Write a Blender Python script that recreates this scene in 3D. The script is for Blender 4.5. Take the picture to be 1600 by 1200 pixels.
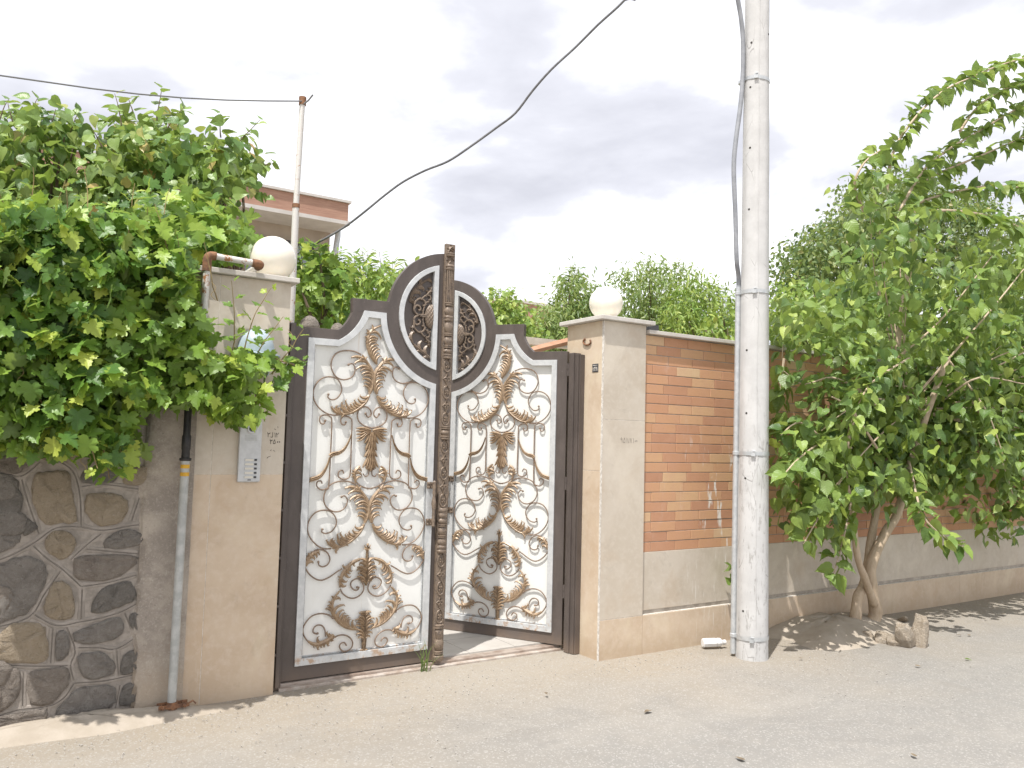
import bpy, bmesh, math, random
import numpy as np
from mathutils import Matrix, Vector
from mathutils.geometry import tessellate_polygon

sc = bpy.context.scene
for o in list(bpy.data.objects):
    bpy.data.objects.remove(o)
COL = sc.collection
RNG = np.random.default_rng(7)
random.seed(7)
PI = math.pi

# ------------------------------------------------------------------ camera
# wall line runs along +X, street on the -Y side, camera stands at the origin
F = 1258.48
YAW, PITCH, ROLL = math.radians(32.676), math.radians(4.0456), math.radians(1.4438)
CAMZ = 1.6
cf = np.array([math.sin(YAW) * math.cos(PITCH), math.cos(YAW) * math.cos(PITCH), math.sin(PITCH)])
r0 = np.array([math.cos(YAW), -math.sin(YAW), 0.0])
u0 = np.cross(r0, cf)
cr = math.cos(ROLL) * r0 + math.sin(ROLL) * u0
cu = -math.sin(ROLL) * r0 + math.cos(ROLL) * u0
cam = bpy.data.cameras.new('camera')
cam.sensor_fit = 'HORIZONTAL'
cam.sensor_width = 36
cam.lens = F / 1600 * 36
cam.clip_start, cam.clip_end = 0.05, 2000
camo = bpy.data.objects.new('camera', cam)
COL.objects.link(camo)
m = Matrix.Identity(4)
for i in range(3):
    m[i][0], m[i][1], m[i][2] = cr[i], cu[i], -cf[i]
m[2][3] = CAMZ
camo.matrix_world = m
sc.camera = camo

# ------------------------------------------------------------------ sky and sun
SUN = Vector((-0.36, -0.215, 0.91)).normalized()      # towards the sun
EL = math.asin(SUN.z)
sc.view_settings.view_transform = 'Standard'
sc.view_settings.look = 'None'
sc.view_settings.exposure = 0.98
sc.view_settings.gamma = 1
sc.view_settings.use_curve_mapping = False
world = bpy.data.worlds.new('World')
sc.world = world
world.use_nodes = True
nt = world.node_tree
nt.nodes.clear()
def wn(t, **kw):
    n = nt.nodes.new(t)
    for k, v in kw.items():
        setattr(n, k, v)
    return n
out = wn('ShaderNodeOutputWorld')
sky = wn('ShaderNodeTexSky', sky_type='NISHITA', sun_disc=False)
sky.sun_elevation = EL
sky.sun_rotation = math.atan2(SUN.x, SUN.y) % (2 * PI)
bg1 = wn('ShaderNodeBackground'); bg1.inputs['Strength'].default_value = 0.10
nt.links.new(sky.outputs[0], bg1.inputs[0])
tc = wn('ShaderNodeTexCoord')
sep = wn('ShaderNodeSeparateXYZ'); nt.links.new(tc.outputs['Generated'], sep.inputs[0])
def wm(op, a, b):
    n = wn('ShaderNodeMath', operation=op)
    for i, x in enumerate((a, b)):
        if isinstance(x, (int, float)):
            n.inputs[i].default_value = x
        else:
            nt.links.new(x, n.inputs[i])
    return n.outputs[0]
zz = wm('ADD', wm('MAXIMUM', sep.outputs[2], 0.0), 0.16)
comb = wn('ShaderNodeCombineXYZ')
nt.links.new(wm('DIVIDE', sep.outputs[0], zz), comb.inputs[0])
nt.links.new(wm('DIVIDE', sep.outputs[1], zz), comb.inputs[1])
comb.inputs[2].default_value = 28.97
def wnoise(scale, detail, rough, dist):
    n = wn('ShaderNodeTexNoise')
    n.inputs['Scale'].default_value = scale
    n.inputs['Detail'].default_value = detail
    n.inputs['Roughness'].default_value = rough
    n.inputs['Distortion'].default_value = dist
    nt.links.new(comb.outputs[0], n.inputs['Vector'])
    return n.outputs[0]
n1 = wnoise(1.25, 6, 0.5, 0.35)
n2 = wnoise(3.6, 6, 0.55, 0.2)
mixv = wm('ADD', wm('MULTIPLY', n1, 0.74), wm('MULTIPLY', n2, 0.26))
ramp = wn('ShaderNodeValToRGB')
nt.links.new(mixv, ramp.inputs[0])
el = ramp.color_ramp.elements
el[0].position = 0.38; el[0].color = (0.375, 0.378, 0.415, 1)
el[1].position = 0.64; el[1].color = (0.90, 0.90, 0.91, 1)
e = el.new(0.47); e.color = (0.45, 0.453, 0.49, 1)
e = el.new(0.55); e.color = (0.64, 0.645, 0.67, 1)
bg2 = wn('ShaderNodeBackground'); bg2.inputs['Strength'].default_value = 1.04
nt.links.new(ramp.outputs[0], bg2.inputs[0])
mx = wn('ShaderNodeMixShader'); mx.inputs[0].default_value = 0.95
nt.links.new(bg1.outputs[0], mx.inputs[1]); nt.links.new(bg2.outputs[0], mx.inputs[2])
nt.links.new(mx.outputs[0], out.inputs[0])
sl = bpy.data.lights.new('sun', 'SUN')
sl.energy = 2.8
sl.angle = math.radians(0.6)
sl.color = (1.0, 0.965, 0.92)
slo = bpy.data.objects.new('sun', sl)
COL.objects.link(slo)
slo.rotation_euler = SUN.to_track_quat('Z', 'Y').to_euler()
slo.location = (0, 0, 20)

# ------------------------------------------------------------------ helpers
def ray(x, y):
    return (x - 800) * cr - (y - 600) * cu + F * cf
def at(x, y, Y):
    """point of the plane y=Y seen at photo pixel x,y"""
    d = ray(x, y)
    return np.array([0, 0, CAMZ]) + d * (Y / d[1])
def atx(x, y, X):
    d = ray(x, y)
    return np.array([0, 0, CAMZ]) + d * (X / d[0])
def project(P):
    v = np.asarray(P) - np.array([0, 0, CAMZ])
    z = v @ cf
    return 800 + F * (v @ cr) / z, 600 - F * (v @ cu) / z, z

def catmull(pts, per=4, closed=False):
    p = [np.array(q, float) for q in pts]
    n = len(p)
    o = []
    segs = n if closed else n - 1
    for i in range(segs):
        if closed:
            a, b, c, d = p[i - 1], p[i], p[(i + 1) % n], p[(i + 2) % n]
        else:
            a, b, c, d = p[max(i - 1, 0)], p[i], p[i + 1], p[min(i + 2, n - 1)]
        for k in range(per):
            t = k / per
            o.append(0.5 * ((2 * b) + (-a + c) * t + (2 * a - 5 * b + 4 * c - d) * t * t + (-a + 3 * b - 3 * c + d) * t ** 3))
    if not closed:
        o.append(p[-1])
    return o

class MB:
    def __init__(s):
        s.v, s.f = [], []
    def add(s, verts, faces):
        k = len(s.v)
        s.v += [tuple(float(c) for c in q) for q in verts]
        s.f += [tuple(i + k for i in q) for q in faces]
        return s
    def box(s, x0, x1, y0, y1, z0, z1, M=None):
        vs = [(x, y, z) for x in (x0, x1) for y in (y0, y1) for z in (z0, z1)]
        if M is not None:
            vs = [tuple(M @ Vector(q)) for q in vs]
        return s.add(vs, [(0, 1, 3, 2), (4, 6, 7, 5), (0, 4, 5, 1), (2, 3, 7, 6), (0, 2, 6, 4), (1, 5, 7, 3)])
    def tube(s, pts, r, n=8, cap=True, flat=None):
        P = [np.array(q, float) for q in pts]
        m = len(P)
        R = [r] * m if np.isscalar(r) else list(r)
        vs, fs = [], []
        prev = None
        for i in range(m):
            t = P[min(i + 1, m - 1)] - P[max(i - 1, 0)]
            t /= (np.linalg.norm(t) + 1e-12)
            if prev is None:
                a = np.array([0, 1, 0]) if abs(t[1]) < .9 else np.array([1, 0, 0])
                nrm = np.cross(t, a)
            else:
                nrm = prev - t * (prev @ t)
            nrm /= (np.linalg.norm(nrm) + 1e-12)
            prev = nrm
            b = np.cross(t, nrm)
            for k in range(n):
                w = 2 * PI * k / n
                vs.append(P[i] + R[i] * (math.cos(w) * nrm + math.sin(w) * b))
        for i in range(m - 1):
            for k in range(n):
                a, b2 = i * n + k, i * n + (k + 1) % n
                fs.append((a, b2, b2 + n, a + n))
        if cap:
            fs.append(tuple(range(n - 1, -1, -1)))
            fs.append(tuple((m - 1) * n + k for k in range(n)))
        return s.add(vs, fs)
    def lathe(s, prof, n=16, M=None, sx=1, sy=1):
        vs, fs = [], []
        for r, z in prof:
            for k in range(n):
                w = 2 * PI * k / n
                q = Vector((r * math.cos(w) * sx, r * math.sin(w) * sy, z))
                vs.append(tuple(M @ q) if M is not None else tuple(q))
        for i in range(len(prof) - 1):
            for k in range(n):
                a, b = i * n + k, i * n + (k + 1) % n
                fs.append((a, b, b + n, a + n))
        fs.append(tuple(range(n - 1, -1, -1)))
        fs.append(tuple((len(prof) - 1) * n + k for k in range(n)))
        return s.add(vs, fs)
    def sphere(s, c, r, n=12, m=8, sc3=(1, 1, 1)):
        vs = [(c[0], c[1], c[2] - r * sc3[2])]
        fs = []
        for i in range(1, m):
            a = -PI / 2 + PI * i / m
            for k in range(n):
                w = 2 * PI * k / n
                vs.append((c[0] + sc3[0] * r * math.cos(a) * math.cos(w), c[1] + sc3[1] * r * math.cos(a) * math.sin(w), c[2] + sc3[2] * r * math.sin(a)))
        vs.append((c[0], c[1], c[2] + r * sc3[2]))
        for k in range(n):
            fs.append((0, 1 + (k + 1) % n, 1 + k))
        for i in range(m - 2):
            for k in range(n):
                a, b = 1 + i * n + k, 1 + i * n + (k + 1) % n
                fs.append((a, b, b + n, a + n))
        L = len(vs) - 1
        for k in range(n):
            fs.append((L, L - n + k, L - n + (k + 1) % n))
        return s.add(vs, fs)
    def prism(s, loops, y0, y1):
        """loops: outer loop then holes, (x,z) points; solid between y0 (front) and y1"""
        L3 = [[Vector((q[0], q[1], 0)) for q in lp] for lp in loops]
        tris = tessellate_polygon(L3)
        flat = [q for lp in loops for q in lp]
        n = len(flat)
        vs = [(q[0], y0, q[1]) for q in flat] + [(q[0], y1, q[1]) for q in flat]
        fs = []
        for t in tris:
            fs.append(tuple(t)); fs.append(tuple(i + n for i in reversed(t)))
        k = 0
        for lp in loops:
            c = len(lp)
            for i in range(c):
                a, b = k + i, k + (i + 1) % c
                fs.append((a, b, b + n, a + n))
            k += c
        return s.add(vs, fs)
    def blade(s, path, widths, hgt, y=0.0):
        """ridged strip along a 2D (x,z) path, ridge towards -y"""
        P = [np.array(q, float) for q in path]
        m = len(P); vs, fs = [], []
        wm_ = max(widths)
        for i in range(m):
            t = P[min(i + 1, m - 1)] - P[max(i - 1, 0)]
            t /= (np.linalg.norm(t) + 1e-12)
            nn = np.array([-t[1], t[0]])
            w = widths[i]; h = hgt * (0.25 + 0.75 * w / wm_)
            a, b = P[i] + nn * w, P[i] - nn * w
            vs += [(a[0], y, a[1]), (P[i][0], y - h, P[i][1]), (b[0], y, b[1]), (P[i][0], y + h * .4, P[i][1])]
        for i in range(m - 1):
            for k in range(4):
                a, b = i * 4 + k, i * 4 + (k + 1) % 4
                fs.append((a, b, b + 4, a + 4))
        fs.append((3, 2, 1, 0)); k = (m - 1) * 4
        fs.append((k, k + 1, k + 2, k + 3))
        return s.add(vs, fs)
    def mesh(s, name, mat, smooth=False):
        me = bpy.data.meshes.new(name)
        me.from_pydata(s.v, [], s.f)
        bm = bmesh.new(); bm.from_mesh(me)
        bmesh.ops.recalc_face_normals(bm, faces=bm.faces)
        bm.to_mesh(me); bm.free()
        me.materials.append(mat)
        if smooth:
            me.polygons.foreach_set('use_smooth', [True] * len(me.polygons))
            if smooth != 'all':
                try:
                    me.set_sharp_from_angle(angle=math.radians(42))
                except Exception:
                    pass
        me.update()
        return me
    def build(s, name, mat, parent=None, smooth=False, bevel=0, loc=None):
        return link(name, s.mesh(name, mat, smooth), parent, bevel, loc)

def link(name, me, parent=None, bevel=0, loc=None):
    o = bpy.data.objects.new(name, me)
    COL.objects.link(o)
    if parent is not None:
        o.parent = parent
    if loc is not None:
        o.location = loc
    if bevel:
        b = o.modifiers.new('bevel', 'BEVEL')
        b.width = bevel; b.segments = 2; b.limit_method = 'ANGLE'; b.angle_limit = math.radians(40)
    return o
def tag(o, label=None, cat=None, group=None, kind=None):
    if label: o['label'] = label
    if cat: o['category'] = cat
    if group: o['group'] = group
    if kind: o['kind'] = kind
    return o
def thing(name, label, cat, loc=(0, 0, 0), group=None):
    o = bpy.data.objects.new(name, None)
    COL.objects.link(o); o.location = loc; o.empty_display_size = 0.1
    return tag(o, label, cat, group)
class Off(MB):
    """MB whose coordinates are world ones; the built part is stored relative to its thing"""
    def part(s, name, mat, parent, smooth=False, bevel=0):
        l = np.array(parent.matrix_basis.translation)
        q = parent.parent
        while q is not None:
            l = l + np.array(q.matrix_basis.translation); q = q.parent
        s.v = [tuple(np.array(v) - l) for v in s.v]
        return s.build(name, mat, parent, smooth, bevel)

# ------------------------------------------------------------------ materials
class NT:
    def __init__(s, name):
        s.m = bpy.data.materials.new(name); s.m.use_nodes = True
        s.t = s.m.node_tree; s.t.nodes.clear()
        s.out = s.n('ShaderNodeOutputMaterial')
        s.bsdf = s.n('ShaderNodeBsdfPrincipled')
        s.l(s.bsdf.outputs[0], s.out.inputs[0])
        s.geo = s.n('ShaderNodeNewGeometry')
        s.tc = s.n('ShaderNodeTexCoord')
        s.oi = s.n('ShaderNodeObjectInfo')
        s.pos = s.geo.outputs['Position']
    def n(s, t, **kw):
        x = s.t.nodes.new(t)
        for k, v in kw.items(): setattr(x, k, v)
        return x
    def l(s, a, b): s.t.links.new(a, b)
    def put(s, v, sock):
        if hasattr(v, 'is_output') or isinstance(v, bpy.types.NodeSocket): s.l(v, sock)
        elif isinstance(v, (tuple, list)) and len(v) == 3 and sock.type == 'RGBA': sock.default_value = (*v, 1)
        else: sock.default_value = v
    def math(s, op, a, b=0.0, c=None, clamp=False):
        x = s.n('ShaderNodeMath', operation=op, use_clamp=clamp)
        s.put(a, x.inputs[0]); s.put(b, x.inputs[1])
        if c is not None: s.put(c, x.inputs[2])
        return x.outputs[0]
    def mapping(s, scale=(1, 1, 1), vec=None, loc=(0, 0, 0), rot=(0, 0, 0)):
        x = s.n('ShaderNodeMapping')
        s.l(vec if vec is not None else s.pos, x.inputs[0])
        x.inputs['Scale'].default_value = scale; x.inputs['Location'].default_value = loc; x.inputs['Rotation'].default_value = rot
        return x.outputs[0]
    def noise(s, scale, detail=5, rough=0.55, dist=0.0, vec=None):
        x = s.n('ShaderNodeTexNoise')
        x.inputs['Scale'].default_value = scale; x.inputs['Detail'].default_value = detail
        x.inputs['Roughness'].default_value = rough; x.inputs['Distortion'].default_value = dist
        s.l(vec if vec is not None else s.pos, x.inputs['Vector'])
        return x.outputs[0]
    def vor(s, scale, feature='F1', vec=None, rnd=1.0):
        x = s.n('ShaderNodeTexVoronoi', feature=feature)
        x.inputs['Scale'].default_value = scale; x.inputs['Randomness'].default_value = rnd
        s.l(vec if vec is not None else s.pos, x.inputs['Vector'])
        return x
    def ramp(s, v, stops):
        x = s.n('ShaderNodeValToRGB'); s.l(v, x.inputs[0])
        e = x.color_ramp.elements
        while len(e) < len(stops): e.new(0.5)
        for q, (p, c) in zip(e, stops):
            q.position = p; q.color = (*c, 1) if len(c) == 3 else c
        return x.outputs[0]
    def step(s, v, lo, hi):
        x = s.n('ShaderNodeMapRange', interpolation_type='SMOOTHSTEP'); s.put(v, x.inputs[0])
        x.inputs[1].default_value = lo; x.inputs[2].default_value = hi
        return x.outputs[0]
    def mix(s, f, a, b, mode='MIX'):
        x = s.n('ShaderNodeMix', data_type='RGBA', blend_type=mode)
        s.put(f, x.inputs[0]); s.put(a, x.inputs[6]); s.put(b, x.inputs[7])
        return x.outputs[2]
    def bump(s, h, strength=0.3, dist=0.01):
        x = s.n('ShaderNodeBump'); x.inputs['Strength'].default_value = strength; x.inputs['Distance'].default_value = dist
        s.l(h, x.inputs['Height']); s.l(x.outputs[0], s.bsdf.inputs['Normal'])
    def xyz(s, v=None):
        x = s.n('ShaderNodeSeparateXYZ'); s.l(v if v is not None else s.pos, x.inputs[0]); return x.outputs
    def done(s, color, rough=0.8, metal=0.0, spec=0.4):
        s.put(color, s.bsdf.inputs['Base Color']); s.put(rough, s.bsdf.inputs['Roughness'])
        s.put(metal, s.bsdf.inputs['Metallic']); s.put(spec, s.bsdf.inputs['Specular IOR Level'])
        return s.m
    def box_mask(s, x0, x1, z0, z1, soft=0.1):
        X = s.xyz()
        a = s.math('MULTIPLY', s.step(X[0], x0 - soft, x0 + soft), s.step(X[0], x1 + soft, x1 - soft))
        b = s.math('MULTIPLY', s.step(X[2], z0 - soft, z0 + soft), s.step(X[2], z1 + soft, z1 - soft))
        return s.math('MULTIPLY', a, b)

def simple(name, c, c2=None, scale=20, rough=0.6, metal=0.0, bump=0.0, bscale=60, spec=0.4, obj=False):
    t = NT(name)
    vec = t.tc.outputs['Object'] if obj else None
    col = c
    if c2 is not None:
        col = t.mix(t.step(t.noise(scale, 6, 0.6, vec=vec), 0.35, 0.65), c, c2)
    if bump:
        t.bump(t.noise(bscale, 5, 0.6, vec=vec), bump, 0.004)
    return t.done(col, rough, metal, spec)

def travertine(name, a, b, c):
    t = NT(name)
    n1 = t.noise(3.2, 6, 0.6, 0.4); n2 = t.noise(22, 6, 0.65)
    col = t.mix(t.step(n1, 0.35, 0.68), a, b)
    col = t.mix(t.math('MULTIPLY', t.step(n2, 0.42, 0.72), 0.55), col, c)
    blot = t.step(t.noise(6.5, 7, 0.7, 0.8), 0.56, 0.70)
    col = t.mix(t.math('MULTIPLY', blot, 0.25), col, tuple(x * 0.62 for x in a))
    wash = t.step(t.noise(1.9, 6, 0.6, 0.9, vec=t.mapping((1, 1, 0.6))), 0.50, 0.66)
    col = t.mix(t.math('MULTIPLY', wash, 0.38), col, tuple(min(.7, x * 1.28) for x in b))
    warm = t.step(t.noise(2.7, 6, 0.65, 0.6, vec=t.mapping((1, 1, 0.8), loc=(7, 3, 1))), 0.52, 0.68)
    col = t.mix(t.math('MULTIPLY', warm, 0.30), col, (a[0] * 0.92, a[1] * 0.80, a[2] * 0.68))
    chip = t.step(t.noise(48, 4, 0.7), 0.69, 0.73)
    col = t.mix(t.math('MULTIPLY', chip, 0.55), col, (0.70, 0.66, 0.59))
    drip = t.step(t.noise(16, 5, 0.7, vec=t.mapping((1, 1, 0.10))), 0.64, 0.72)
    pale = t.step(t.noise(2.4, 4, 0.6), 0.45, 0.7)
    col = t.mix(t.math('MULTIPLY', t.math('MULTIPLY', drip, pale), 0.35), col, (0.72, 0.69, 0.63))
    dm = t.box_mask(4.72, 5.35, 0.05, 0.80, 0.10)
    d2 = t.step(t.noise(58, 4, 0.65, vec=t.mapping((1, 1, 0.07))), 0.60, 0.66)
    col = t.mix(t.math('MULTIPLY', t.math('MULTIPLY', d2, dm), 0.6), col, (0.74, 0.72, 0.68))
    # splashes of mud and damp rising from the street
    z = t.xyz()[2]
    mud = t.math('MULTIPLY', t.step(t.math('ADD', z, t.math('MULTIPLY', n1, 0.22)), 0.32, 0.10), 0.45)
    col = t.mix(mud, col, (0.40, 0.30, 0.20))
    t.bump(t.math('ADD', t.noise(70, 6, 0.7), t.math('MULTIPLY', n1, 1.2)), 0.18, 0.004)
    col = t.mix(t.math('MULTIPLY', t.math('SUBTRACT', t.oi.outputs['Random'], 0.5), 0.3), col, (0.62, 0.54, 0.44))
    return t.done(col, 0.62, 0, 0.35)

M = {}
M['trav_warm'] = travertine('travertine_warm', (0.525, 0.41, 0.295), (0.595, 0.482, 0.36), (0.64, 0.54, 0.44))
M['trav_grey'] = travertine('travertine_grey', (0.505, 0.442, 0.36), (0.56, 0.50, 0.42), (0.60, 0.545, 0.47))
M['coping'] = travertine('coping_stone', (0.50, 0.47, 0.43), (0.56, 0.53, 0.49), (0.62, 0.59, 0.55))
M['grout'] = simple('white_grout', (0.72, 0.69, 0.64), (0.5, 0.46, 0.4), 40, 0.9)
M['mortar'] = simple('grey_mortar', (0.345, 0.308, 0.270), (0.235, 0.21, 0.184), 17, 0.95, bump=0.5, bscale=80)
M['bead'] = simple('mortar_bead', (0.345, 0.308, 0.272), (0.25, 0.224, 0.196), 14, 0.95, bump=0.4, bscale=90)
M['groove'] = simple('scored_groove', (0.115, 0.10, 0.088), (0.17, 0.15, 0.13), 30, 0.95)
M['joint'] = simple('brick_joint', (0.48, 0.43, 0.37), (0.34, 0.30, 0.255), 12, 0.95, bump=0.3)

def render_mat():
    t = NT('cement_render')
    n1 = t.noise(5, 7, 0.7); n2 = t.noise(2.2, 5, 0.6, 0.6, vec=t.mapping((3, 3, 0.6)))
    col = t.mix(t.step(n1, 0.38, 0.62), (0.29, 0.255, 0.222), (0.43, 0.38, 0.325))
    col = t.mix(t.math('MULTIPLY', t.step(t.noise(75, 5, 0.75), 0.5, 0.68), 0.55), col, (0.52, 0.47, 0.41))
    col = t.mix(t.math('MULTIPLY', t.step(t.noise(52, 4, 0.7), 0.60, 0.70), 0.5), col, (0.19, 0.168, 0.145))
    col = t.mix(t.math('MULTIPLY', t.step(n2, 0.5, 0.7), 0.4), col, (0.25, 0.22, 0.19))
    z = t.xyz()[2]
    col = t.mix(t.math('MULTIPLY', t.step(t.math('ADD', z, n1), 0.9, 0.5), 0.6), col, (0.50, 0.41, 0.31))
    t.bump(t.math('ADD', t.noise(45, 7, 0.75), t.math('MULTIPLY', n1, 2)), 0.55, 0.012)
    return t.done(col, 0.95, 0, 0.2)
M['render'] = render_mat()

def stone_mat(name, a, b, c):
    t = NT(name)
    n1 = t.noise(13, 8, 0.75, 0.5); n2 = t.noise(52, 7, 0.75)
    col = t.mix(t.step(n1, 0.32, 0.68), a, b)
    col = t.mix(t.math('MULTIPLY', t.step(n2, 0.5, 0.7), 0.85), col, c)
    col = t.mix(t.math('MULTIPLY', t.step(t.noise(66, 4, 0.7, vec=t.mapping((1, 1, 1), loc=(3, 1, 2))), 0.60, 0.70), 0.5), col, tuple(x * 0.55 for x in a))
    col = t.mix(t.math('MULTIPLY', t.step(t.noise(29, 5, 0.75), 0.64, 0.70), 0.55), col, (0.50, 0.47, 0.43))
    t.bump(t.math('ADD', t.math('MULTIPLY', n1, 2.0), n2), 1.0, 0.035)
    return t.done(col, 0.92, 0, 0.25)
M['stone_dark'] = stone_mat('dark_stone', (0.31, 0.28, 0.25), (0.40, 0.365, 0.33), (0.47, 0.435, 0.395))
M['stone_brown'] = stone_mat('brown_stone', (0.33, 0.283, 0.243), (0.41, 0.36, 0.312), (0.47, 0.42, 0.37))
M['stone_tan'] = stone_mat('tan_stone', (0.48, 0.39, 0.28), (0.55, 0.455, 0.34), (0.60, 0.515, 0.405))
M['stone_grey'] = stone_mat('grey_stone', (0.25, 0.23, 0.205), (0.32, 0.295, 0.265), (0.38, 0.35, 0.32))
M['rock'] = stone_mat('pale_rock', (0.50, 0.41, 0.31), (0.60, 0.52, 0.42), (0.66, 0.60, 0.52))

def brick_mat():
    t = NT('terracotta_brick')
    rnd = t.math('FRACT', t.math('ADD', t.oi.outputs['Random'], t.geo.outputs['Random Per Island']))
    base = t.ramp(rnd, [(0.0, (0.445, 0.234, 0.141)), (0.35, (0.509, 0.275, 0.158)), (0.65, (0.551, 0.319, 0.179)), (0.88, (0.583, 0.378, 0.214)), (1.0, (0.615, 0.456, 0.282))])
    n1 = t.noise(8, 5, 0.6); n2 = t.noise(90, 4, 0.6)
    col = t.mix(t.math('MULTIPLY', t.step(n1, 0.35, 0.7), 0.35), base, (0.53, 0.30, 0.20))
    col = t.mix(t.math('MULTIPLY', t.step(n2, 0.5, 0.75), 0.15), col, (0.25, 0.10, 0.06))
    # white paint spilled down the bricks beside the pole
    mk = t.box_mask(4.78, 5.35, 0.74, 1.62, 0.14)
    sp = t.step(t.noise(26, 4, 0.6, vec=t.mapping((1, 1, 0.16))), 0.56, 0.63)
    cl = t.step(t.noise(9, 3, 0.5, vec=t.mapping((1, 1, 0.45))), 0.46, 0.58)
    col = t.mix(t.math('MULTIPLY', t.math('MULTIPLY', sp, cl), t.math('MULTIPLY', mk, 0.95)), col, (0.74, 0.72, 0.68))
    efl = t.step(t.noise(5, 5, 0.7, vec=t.mapping((1, 1, 0.35))), 0.60, 0.74)
    col = t.mix(t.math('MULTIPLY', efl, 0.30), col, (0.60, 0.47, 0.40))
    t.bump(t.noise(120, 5, 0.6), 0.25, 0.003)
    return t.done(col, 0.78, 0, 0.35)
M['brick'] = brick_mat()

def ground_mat():
    t = NT('sandy_street')
    X = t.xyz()
    n1 = t.noise(0.9, 6, 0.6, 0.3); n2 = t.noise(7, 7, 0.7); n3 = t.noise(160, 3, 0.7)
    wall = t.step(t.math('ADD', X[1], t.math('MULTIPLY', t.math('SUBTRACT', n1, 0.5), 2.4)), 2.9, 5.0)
    left = t.step(t.math('ADD', X[0], t.math('MULTIPLY', n2, 0.8)), 1.5, 0.3)
    sandy = t.math('MAXIMUM', wall, left)
    col = t.mix(sandy, (0.238, 0.228, 0.212), (0.305, 0.265, 0.212))
    col = t.mix(t.math('MULTIPLY', t.step(n2, 0.40, 0.70), 0.32), col, (0.305, 0.283, 0.253))
    v = t.vor(115, 'F1')
    col = t.mix(t.math('MULTIPLY', t.step(v.outputs['Color'], 0.66, 0.86), 0.45), col, (0.43, 0.415, 0.39))
    col = t.mix(t.math('MULTIPLY', t.step(n3, 0.56, 0.72), 0.18), col, (0.19, 0.175, 0.16))
    dk = t.step(t.noise(2.1, 6, 0.65, 0.5), 0.60, 0.72)
    col = t.mix(t.math('MULTIPLY', dk, 0.22), col, (0.22, 0.20, 0.175))
    st = t.step(t.noise(1.3, 6, 0.65, 0.4, vec=t.mapping((0.28, 1.25, 1), rot=(0, 0, 0.10))), 0.45, 0.66)
    col = t.mix(t.math('MULTIPLY', st, 0.30), col, (0.345, 0.322, 0.288))
    pt = t.step(t.noise(0.75, 7, 0.72, 0.9), 0.555, 0.60)
    col = t.mix(t.math('MULTIPLY', pt, 0.16), col, (0.20, 0.188, 0.172))
    h = t.math('ADD', t.math('ADD', t.math('MULTIPLY', n2, 2.0), n3), t.math('MULTIPLY', v.outputs['Distance'], 0.8))
    t.bump(h, 0.38, 0.008)
    return t.done(col, 0.95, 0, 0.2)
M['ground'] = ground_mat()
M['sand'] = simple('loose_sand', (0.345, 0.298, 0.240), (0.40, 0.35, 0.29), 7, 0.95, bump=0.5, bscale=55)
M['gravel'] = simple('gravel', (0.46, 0.44, 0.41), (0.35, 0.325, 0.29), 30, 0.9)
M['tile'] = simple('courtyard_tile', (0.42, 0.395, 0.36), (0.48, 0.455, 0.42), 5, 0.5, bump=0.08)
M['tile_joint'] = simple('tile_joint', (0.36, 0.33, 0.29), None, rough=0.9)

def metal_dark():
    t = NT('dark_brown_paint')
    n1 = t.noise(9, 6, 0.65, vec=t.mapping((1, 1, 0.35))); n2 = t.noise(70, 4, 0.7)
    col = t.mix(t.step(n1, 0.3, 0.7), (0.074, 0.060, 0.053), (0.108, 0.088, 0.078))
    col = t.mix(t.math('MULTIPLY', t.step(n2, 0.62, 0.74), 0.55), col, (0.22, 0.19, 0.175))
    low = t.step(t.math('ADD', t.xyz()[2], t.math('MULTIPLY', n1, 0.25)), 0.30, 0.10)
    col = t.mix(t.math('MULTIPLY', low, 0.5), col, (0.26, 0.19, 0.14))
    t.bump(t.noise(30, 4, 0.6), 0.06, 0.003)
    return t.done(col, t.math('ADD', 0.36, t.math('MULTIPLY', n1, 0.2)), 0.0, 0.5)
M['dark'] = metal_dark()
def panel_mat():
    t = NT('white_sheet_metal')
    n1 = t.noise(3, 6, 0.6); n2 = t.noise(26, 6, 0.7, vec=t.mapping((1, 1, 0.12)))
    col = t.mix(t.step(n1, 0.3, 0.7), (0.72, 0.725, 0.695), (0.78, 0.785, 0.76))
    col = t.mix(t.math('MULTIPLY', t.step(n2, 0.52, 0.74), 0.16), col, (0.60, 0.56, 0.49))
    run = t.math('MULTIPLY', t.step(t.noise(30, 5, 0.7, vec=t.mapping((1, 1, 0.06))), 0.60, 0.70), t.step(n1, 0.45, 0.6))
    col = t.mix(t.math('MULTIPLY', run, 0.28), col, (0.50, 0.36, 0.22))
    low = t.step(t.math('ADD', t.xyz()[2], t.math('MULTIPLY', n2, 0.4)), 0.62, 0.28)
    col = t.mix(t.math('MULTIPLY', low, 0.30), col, (0.60, 0.50, 0.40))
    return t.done(col, 0.42, 0, 0.45)
M['panel'] = panel_mat()
def silver_mat():
    t = NT('silver_trim_paint')
    n1 = t.noise(18, 5, 0.65)
    col = t.mix(t.step(n1, 0.3, 0.7), (0.50, 0.515, 0.52), (0.63, 0.64, 0.64))
    rust = t.math('MULTIPLY', t.step(t.noise(17, 6, 0.75), 0.50, 0.62), t.step(t.xyz()[2], 0.30, 0.12))
    col = t.mix(t.math('MULTIPLY', rust, 0.75), col, (0.40, 0.22, 0.09))
    t.bump(t.noise(35, 4, 0.6), 0.12, 0.004)
    return t.done(col, 0.42, 0.25, 0.5)
M['silver'] = silver_mat()
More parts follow.
